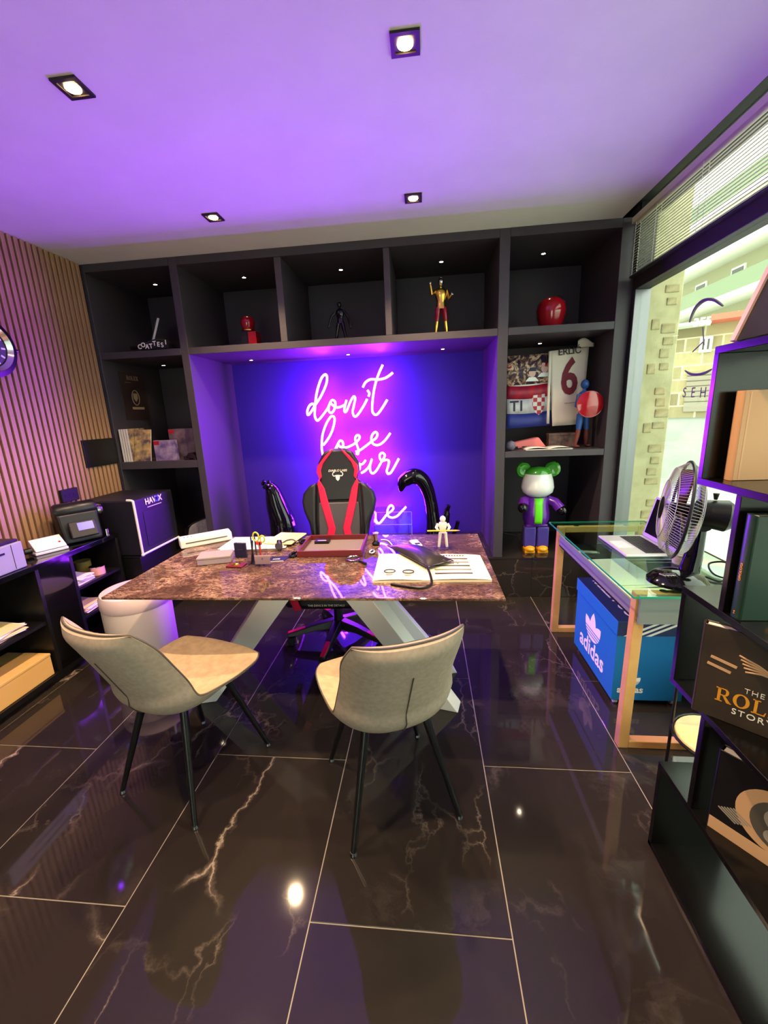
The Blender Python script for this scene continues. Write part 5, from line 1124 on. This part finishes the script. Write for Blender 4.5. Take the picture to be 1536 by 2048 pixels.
def game(label, x0, x1, y, h, m_):
    t = thing('model_box', label, 'box', ((x0+x1)/2, y, S3)); g = MB().box(x0, x1, y, y+.05, S3+.0005, S3+h).build('box_body', m_, t, smooth=0, bevel=.001); MB().box(x0+.002, x0+.05, y-.001, y, S3+h-.036, S3+h-.004).build('red_corner', 'toy_red', g, smooth=0); return t
game('small printed model box with a red corner in the left niche', -2.205, -2.03, 3.20, .165, 'game_print'); game('larger dark printed model box behind the small one, left niche', -2.12, -1.845, 3.29, .25, 'game_print_dark')
t = thing('model_car', 'small black model car at the right of the left niche', 'model car', (-1.90, 3.23, S3))
MB().loft([[Vector((x, 3.23+w_, z)) for w_, z in ((-.03, S3+.012), (.03, S3+.012), (.028, S3+h), (-.028, S3+h))] for x, h in ((-1.965, .028), (-1.94, .034), (-1.92, .056), (-1.885, .058), (-1.86, .036), (-1.842, .030))]).build('car_body', 'black_gloss', t, bevel=.003)
for x in (-1.945, -1.862):
    for y in (3.197, 3.263): MB().lathe([(.001, -.006), (.014, -.006), (.014, .006), (.001, .006)], (x, y, S3+.0145), 14, 'Y').build('wheel', 'black_satin', t)
# neon niche: glossy black sculptures, clear case
def sculpture(name, label, pts, rad, y, base):
    t = thing(name, label, 'sculpture', (base[0], y, S4)); MB().tube(spline(pts, 6), [rad[min(len(rad)-1, int(i/6))]+(rad[min(len(rad)-1, int(i/6)+1)]-rad[min(len(rad)-1, int(i/6))])*(i % 6)/6 for i in range(6*(len(pts)-1)+1)], 18).build('curved_form', 'black_gloss', t, smooth=70)
    MB().lathe([(.001, 0), (base[1], 0), (base[1], .02), (base[1]*.85, .028), (.001, .028)], (base[0], y, S4), 28).build('round_base', 'black_satin', t); return t
t = sculpture('curved_sculpture', 'glossy black sculpture with a forward-curving crest, right of the gaming chair', [(.07, 3.52, .36), (.06, 3.52, .55), (.035, 3.53, .75), (-.02, 3.52, .90), (-.10, 3.50, .955), (-.19, 3.48, .91), (-.215, 3.47, .83)], [.085, .06, .055, .065, .07, .055, .012], 3.52, (.06, .13))
MB().tube(spline([(.12, 3.45, .36), (.16, 3.44, .52), (.175, 3.43, .66), (.19, 3.42, .71)], 5), [.03]*10+[.02]*6, 12).build('side_form', 'black_gloss', t, smooth=70); MB().tube(spline([(.20, 3.48, .36), (.25, 3.47, .48), (.27, 3.46, .56)], 5), .018, 10).build('side_form', 'black_gloss', t, smooth=70)
t = sculpture('standing_sculpture', 'glossy black tapering sculpture with a knobbly top, left of the gaming chair', [(-1.30, 3.52, .36), (-1.30, 3.52, .55), (-1.34, 3.52, .72), (-1.365, 3.51, .86), (-1.40, 3.49, .93)], [.13, .12, .095, .065, .03], 3.52, (-1.30, .15))
for i in range(7): MB().ball((-1.40+.03*cos(i*2.4), 3.46+.02*sin(i*1.7), .885+.016*i*.7), .017, 8, 6).build('knob', 'black_gloss', t)
AC = thing('acrylic_case', 'clear acrylic case standing below the neon word, right of the chair', 'display case', (-.28, 3.55, S4)); x0, x1, y0, y1, zt = -.455, -.125, 3.44, 3.66, .655
for a, b_, c, d, e, f in ((x0, x1, y0, y0+.004, S4+.001, zt), (x0, x1, y1-.004, y1, S4+.001, zt), (x0, x0+.004, y0+.004, y1-.004, S4+.001, zt), (x1-.004, x1, y0+.004, y1-.004, S4+.001, zt), (x0, x1, y0, y1, zt, zt+.004)): MB().box(a, b_, c, d, e, f).build('acrylic_panel', 'thin_acrylic', AC, smooth=0)
for a, b_ in (((x0, y0, zt+.002), (x1, y0, zt+.002)), ((x1, y0, S4+.002), (x1, y0, zt)), ((x0, y0, .545), (x1, y0, .545)), ((x0, y0, S4+.004), (x1, y0, S4+.004))): MB().tube([a, b_], .002, 6).build('polished_edge', 'frosted', AC)
# ------------------------------------------------------------------ venetian blind
VB = thing('venetian_blind', 'lowered beige venetian blind above the shop window', 'blind', (1.37, 1.6, 2.65)); mat('blind_slat', (196, 186, 168), .5); mat('cord_white', (236, 232, 224), .7)
by0, by1 = -.6, YF-.035
MB().box(1.345, 1.39, by0, by1, 2.600, 2.636).build('head_rail', 'blind_slat', VB, smooth=0, bevel=.002)
s0 = None
for k in range(19):
    z = 2.588-.0158*k
    if s0 is None:
        prof = [(-.0125, .0), (-.006, .0018), (0, .0024), (.006, .0018), (.0125, 0)]; ca, sa = cos(radians(24)), sin(radians(24))
        s0 = MB().grid([[Vector((u*ca-v*sa, yy, u*sa+v*ca)) for u, v in prof] for yy in (by0-1.6, by1-1.6)]).build('slat', 'blind_slat', VB, local=True, solid=.0005); s0.location = (0, 0, z-2.65)
    else: inst(s0, VB, (0, 0, z-2.65))
MB().box(1.357, 1.383, by0, by1, 2.283, 2.294).build('bottom_rail', 'lamp_frame', VB, smooth=0, bevel=.002)
for y in (3.10, 2.86, 2.45, 1.95, 1.45, .9, .3):
    for x in (1.3565, 1.3835): MB().tube([(x, y, 2.294), (x, y, 2.60)], .0013, 5).build('ladder_cord', 'cord_white', VB)
# ------------------------------------------------------------------ window lettering (read from the street)
mat('decal', (112, 114, 104), .9, spec=0)
def wx(x, y): return onX(x, y, 1.4345)
c0 = wx(1412, 680); Tw = frame((1.4345, c0.y, c0.z), (0, 1, 0), (0, 0, 1))
pane0 = [c for c in W1.children if c.name.startswith('pane')][0]
pa = [wx(*p) for p in ((1379, 645), (1390, 618), (1408, 601), (1428, 600), (1446, 612))]; MB().tube(spline(pa, 5), [.004+.006*sin(pi*i/20) for i in range(21)], 4).build('printed_arc', 'decal', pane0)
pa = [wx(*p) for p in ((1370, 741), (1382, 748), (1398, 749), (1412, 745), (1424, 738))]; MB().tube(spline(pa, 5), [.003+.006*sin(pi*i/20) for i in range(21)], 4).build('printed_arc', 'decal', pane0)
for a, b_ in (((1406, 655), (1408, 690)), ((1385, 704), (1406, 684))): MB().tube([wx(*a), wx(*b_)], .003, 4).build('printed_hand', 'decal', pane0)
for ch, x in (('H', 1406), ('E', 1386), ('S', 1369)):
    p = wx(x, 786); text('lettering', ch, .075, frame((1.4345, p.y, p.z), (0, -1, 0), (0, 0, 1)), 'decal', pane0, ext=.0004)
# ------------------------------------------------------------------ outside
speckle('stucco', (186, 178, 142), (166, 160, 124), 9, .9, .3); speckle('rubble', (136, 124, 92), (176, 164, 126), 14, .9, .4); speckle('asphalt', (168, 172, 166), (188, 190, 184), 2, .9)
m = mat('stone_wall', (170, 160, 120), .9); N, L, b = nodes(m); bt = N.new('ShaderNodeTexBrick'); bt.inputs['Scale'].default_value = 1.0; bt.inputs['Brick Width'].default_value = .42; bt.inputs['Row Height'].default_value = .22; bt.inputs['Mortar Size'].default_value = .012
bt.inputs['Color1'].default_value = (*lin((112, 102, 74)), 1); bt.inputs['Color2'].default_value = (*lin((172, 158, 120)), 1); bt.inputs['Mortar'].default_value = (*lin((196, 188, 160)), 1); bt.inputs['Bias'].default_value = .1
mpn = N.new('ShaderNodeMapping'); mpn.inputs['Rotation'].default_value = (radians(90), 0, 0); L.new(coords(N), mpn.inputs[0]); L.new(mpn.outputs[0], bt.inputs[0]); L.new(bt.outputs[0], b.inputs['Base Color'])
PR = thing('stone_pier', 'cream stucco pier with patches of bare stone outside the window', 'pier', (1.69, 3.6, -.1))
MB().box(1.565, 1.80, 3.31, 3.98, -.1, 3.4).build('stucco_core', 'stucco', PR, smooth=0, bevel=.01)
st0 = None
for k in range(21):
    z = .55+.085*k
    if k % 5 == 3: continue
    for x_ in ((1.735, .085),):
        q = MB().obox((0, 0, 0), (x_[1], .03, .062)).build('stone', 'rubble', PR, smooth=0, local=True, bevel=.008) if st0 is None else inst(st0, PR)
        st0 = st0 or q; q.location = Vector((x_[0]+random.uniform(-.02, .015), 3.319, z+random.uniform(-.008, .008)))-PR.location; q.scale = (random.uniform(.8, 1.25), 1, random.uniform(.8, 1.1))
for x_, z in ((1.64, 1.72), (1.655, 1.30), (1.64, 2.02)):
    q = inst(st0, PR, Vector((x_, 3.319, z))-PR.location, scale=(.7, 1, 1.2))
# street rising away from the window
struct(MB().add([(1.55, -6, -.12), (3.2, -6, -.12), (3.2, 30, -.12), (1.55, 30, -.12)], [(0, 1, 2, 3)]).build('floor_pavement', 'asphalt', smooth=0), 'pale pavement outside the window')
FD = Vector((.536, .844, 0)).normalized(); FS = Vector((FD.y, -FD.x, 0)); F0 = CAM+FD*9.0; F0.z = 0; TFa = frame((F0.x, F0.y, 1.40), FS, (0, 0, 1))
a = F0-FS*9; c = F0+FS*9
struct(MB().add([(3.2, 1, -.12), (3.2, 9, -.12), (a.x, a.y, 1.40), (c.x, c.y, 1.40), (3.2, -12, -.12), (14, -8, 1.4)], [(0, 1, 2, 3), (4, 0, 3, 5)]).build('floor_street', 'asphalt', smooth=0), 'bright sloping street outside')
# third axis of TFa points back to the viewer
BD = thing('stone_building', 'low stone building with shutter and red awning across the street', 'building', (F0.x, F0.y, 1.40))
mat('shutter_grey', (150, 140, 124), .7); mat('awning_red', (214, 110, 90), .7); mat('awning_white', (220, 226, 214), .7); mat('pane_dark', (78, 80, 70), .4); mat('frame_white', (236, 236, 226), .6)
MB(TFa).box(-5, 5, -.2, 1.30, -1.0, 0).build('facade', 'stone_wall', BD, smooth=0)
def fq(x, y): d = _ray(x, y); t_ = 9.0/(d.x*FD.x+d.y*FD.y); p = CAM+d*t_; return (p-Vector((F0.x, F0.y, 1.40))).dot(FS), p.z-1.40
u0, v0 = fq(1368, 806); u1, v1 = fq(1424, 742); sh = MB(TFa).box(u0, u1, -.1, v1, 0, .03).build('roller_shutter', 'shutter_grey', BD, smooth=0)
for i in range(6): MB(TFa).box(u0, u1, .06+.085*i, .07+.085*i, .03, .036).build('shutter_rib', 'pane_dark', sh, smooth=0)
u0, v0 = fq(1397, 706); u1, v1 = fq(1427, 672); wn = MB(TFa).box(u0, u1, v0, v1, 0, .05).build('window', 'frame_white', BD, smooth=0)
um = (u0+u1)/2
for a_, b_ in ((u0+.04, um-.02), (um+.02, u1-.04)): MB(TFa).box(a_, b_, v0+.04, v1-.04, .05, .06).build('pane', 'pane_dark', wn, smooth=0)
u0, v0 = fq(1350, 660); u1, v1 = fq(1422, 645); MB(TFa).box(u0-2, u1, v0, v1, .0, .35).build('awning', 'awning_white', BD, smooth=0); u2, v2 = fq(1536, 640); aw = MB(TFa).box(u1+.001, u2+1, v0+.02, v1+.06, .0, .40).build('awning', 'awning_red', BD, smooth=0)
text('lettering', '355', .16, TFa @ Matrix.Translation((u1-.10, (v0+v1)/2, .352)), 'frame_white', aw, bold=.006)
# apartment block above and behind
AP = thing('apartment_block', 'tall pale apartment block with balconies behind the stone building', 'building', (14.5, 16, 1.4)); mat('plaster_pale', (148, 146, 116), .9); mat('plaster_green', (112, 122, 98), .9); mat('balcony_white', (206, 206, 190), .8)
MB().box(13.2, 20, 6, 26, 0, 9.2).build('block_wall', 'plaster_pale', AP, smooth=0)
for k, z in enumerate((3.6, 5.4, 7.2, 9.0)):
    sl = MB().box(12.2, 13.2, 6, 26, z, z+.22).build('balcony_slab', 'balcony_white', AP, smooth=0); MB().box(12.2, 12.25, 6, 26, z+.22, z+.85).build('balcony_front', 'plaster_green' if k % 2 else 'plaster_pale', sl, smooth=0)
    for i in range(7):
        y = 8+2.4*i; wn = MB().box(13.14, 13.2, y, y+.8, z+.35, z+1.45).build('window', 'frame_white', AP, smooth=0); MB().box(13.12, 13.14, y+.08, y+.72, z+.43, z+1.37).build('pane', 'pane_dark', wn, smooth=0)
speckle('leaf_green', (96, 124, 84), (132, 152, 110), 6, .8)
def tree(label, p, r, n):
    t = thing('street_tree', label, 'tree', p); MB().tube([p, (p[0]+.05, p[1], p[2]+r*1.6)], [.10, .06], 8).build('trunk', 'rubble', t)
    mb = MB()
    for i in range(n):
        c = Vector((random.gauss(0, r*.45), random.gauss(0, r*.45), r*1.9+random.gauss(0, r*.42)))+Vector(p); e = Vector((random.uniform(-1, 1), random.uniform(-1, 1), random.uniform(-.6, .6))).normalized()*.13; g = e.orthogonal().normalized()*.07
        mb.add([c-e, c+g, c+e, c-g], [(0, 1, 2, 3)])
    tag(mb.build('foliage', 'leaf_green', t, smooth=0), None, kind='stuff')
q = F0+FD*3.0-FS*1.2; tree('green tree rising behind the awning, nearest the pier', (q.x, q.y, 1.4), 0.62, 420); q = F0+FD*3.2+FS*1.1; tree('smaller green tree rising behind the red awning', (q.x, q.y, 1.4), 0.5, 320)
# ------------------------------------------------------------------ small things on and around the glass desk
mat('foil', (200, 200, 196), .3, metal=.8)
t = thing('foil_bar', 'silver wrapped snack bar in the far end of the desk tray', 'snack bar', (.95, 2.42, .629)); MB().obox((.95, 2.42, .637), (.10, .032, .014), radians(-12)).build('wrapper', 'foil', t, bevel=.005, seg=3)
for s_ in (-1, 1): MB().obox((.95+s_*.056*cos(radians(-12)), 2.42+s_*.056*sin(radians(-12)), .637), (.014, .034, .002), radians(-12)).build('crimped_end', 'foil', t, smooth=0)
t = thing('tape_stack', 'stack of clear tape rolls behind the fan on the glass desk', 'tape', (1.18, 1.93, GZ))
for i in range(3): MB().lathe([(.024, GZ+.0005+.015*i), (.038, GZ+.0005+.015*i), (.038, GZ+.0145+.015*i), (.024, GZ+.0145+.015*i), (.024, GZ+.0005+.015*i)], (1.18, 1.93, 0), 24).build('tape_roll', 'frosted', t)
t = thing('power_cord', 'looped black power cord behind the table fan', 'cord', (1.22, 1.72, GZ)); MB().tube(spline([(1.165, 1.74, GZ+.010), (1.20, 1.70, GZ+.006), (1.25, 1.74, GZ+.02), (1.28, 1.80, GZ+.05), (1.24, 1.84, GZ+.03), (1.22, 1.76, GZ+.008), (1.30, 1.68, GZ+.006)], 6), .004, 6).build('cord_run', 'black_matte', t); MB().obox((1.315, 1.672, GZ+.012), (.045, .026, .022), radians(-28)).build('plug', 'black_satin', t, bevel=.004)
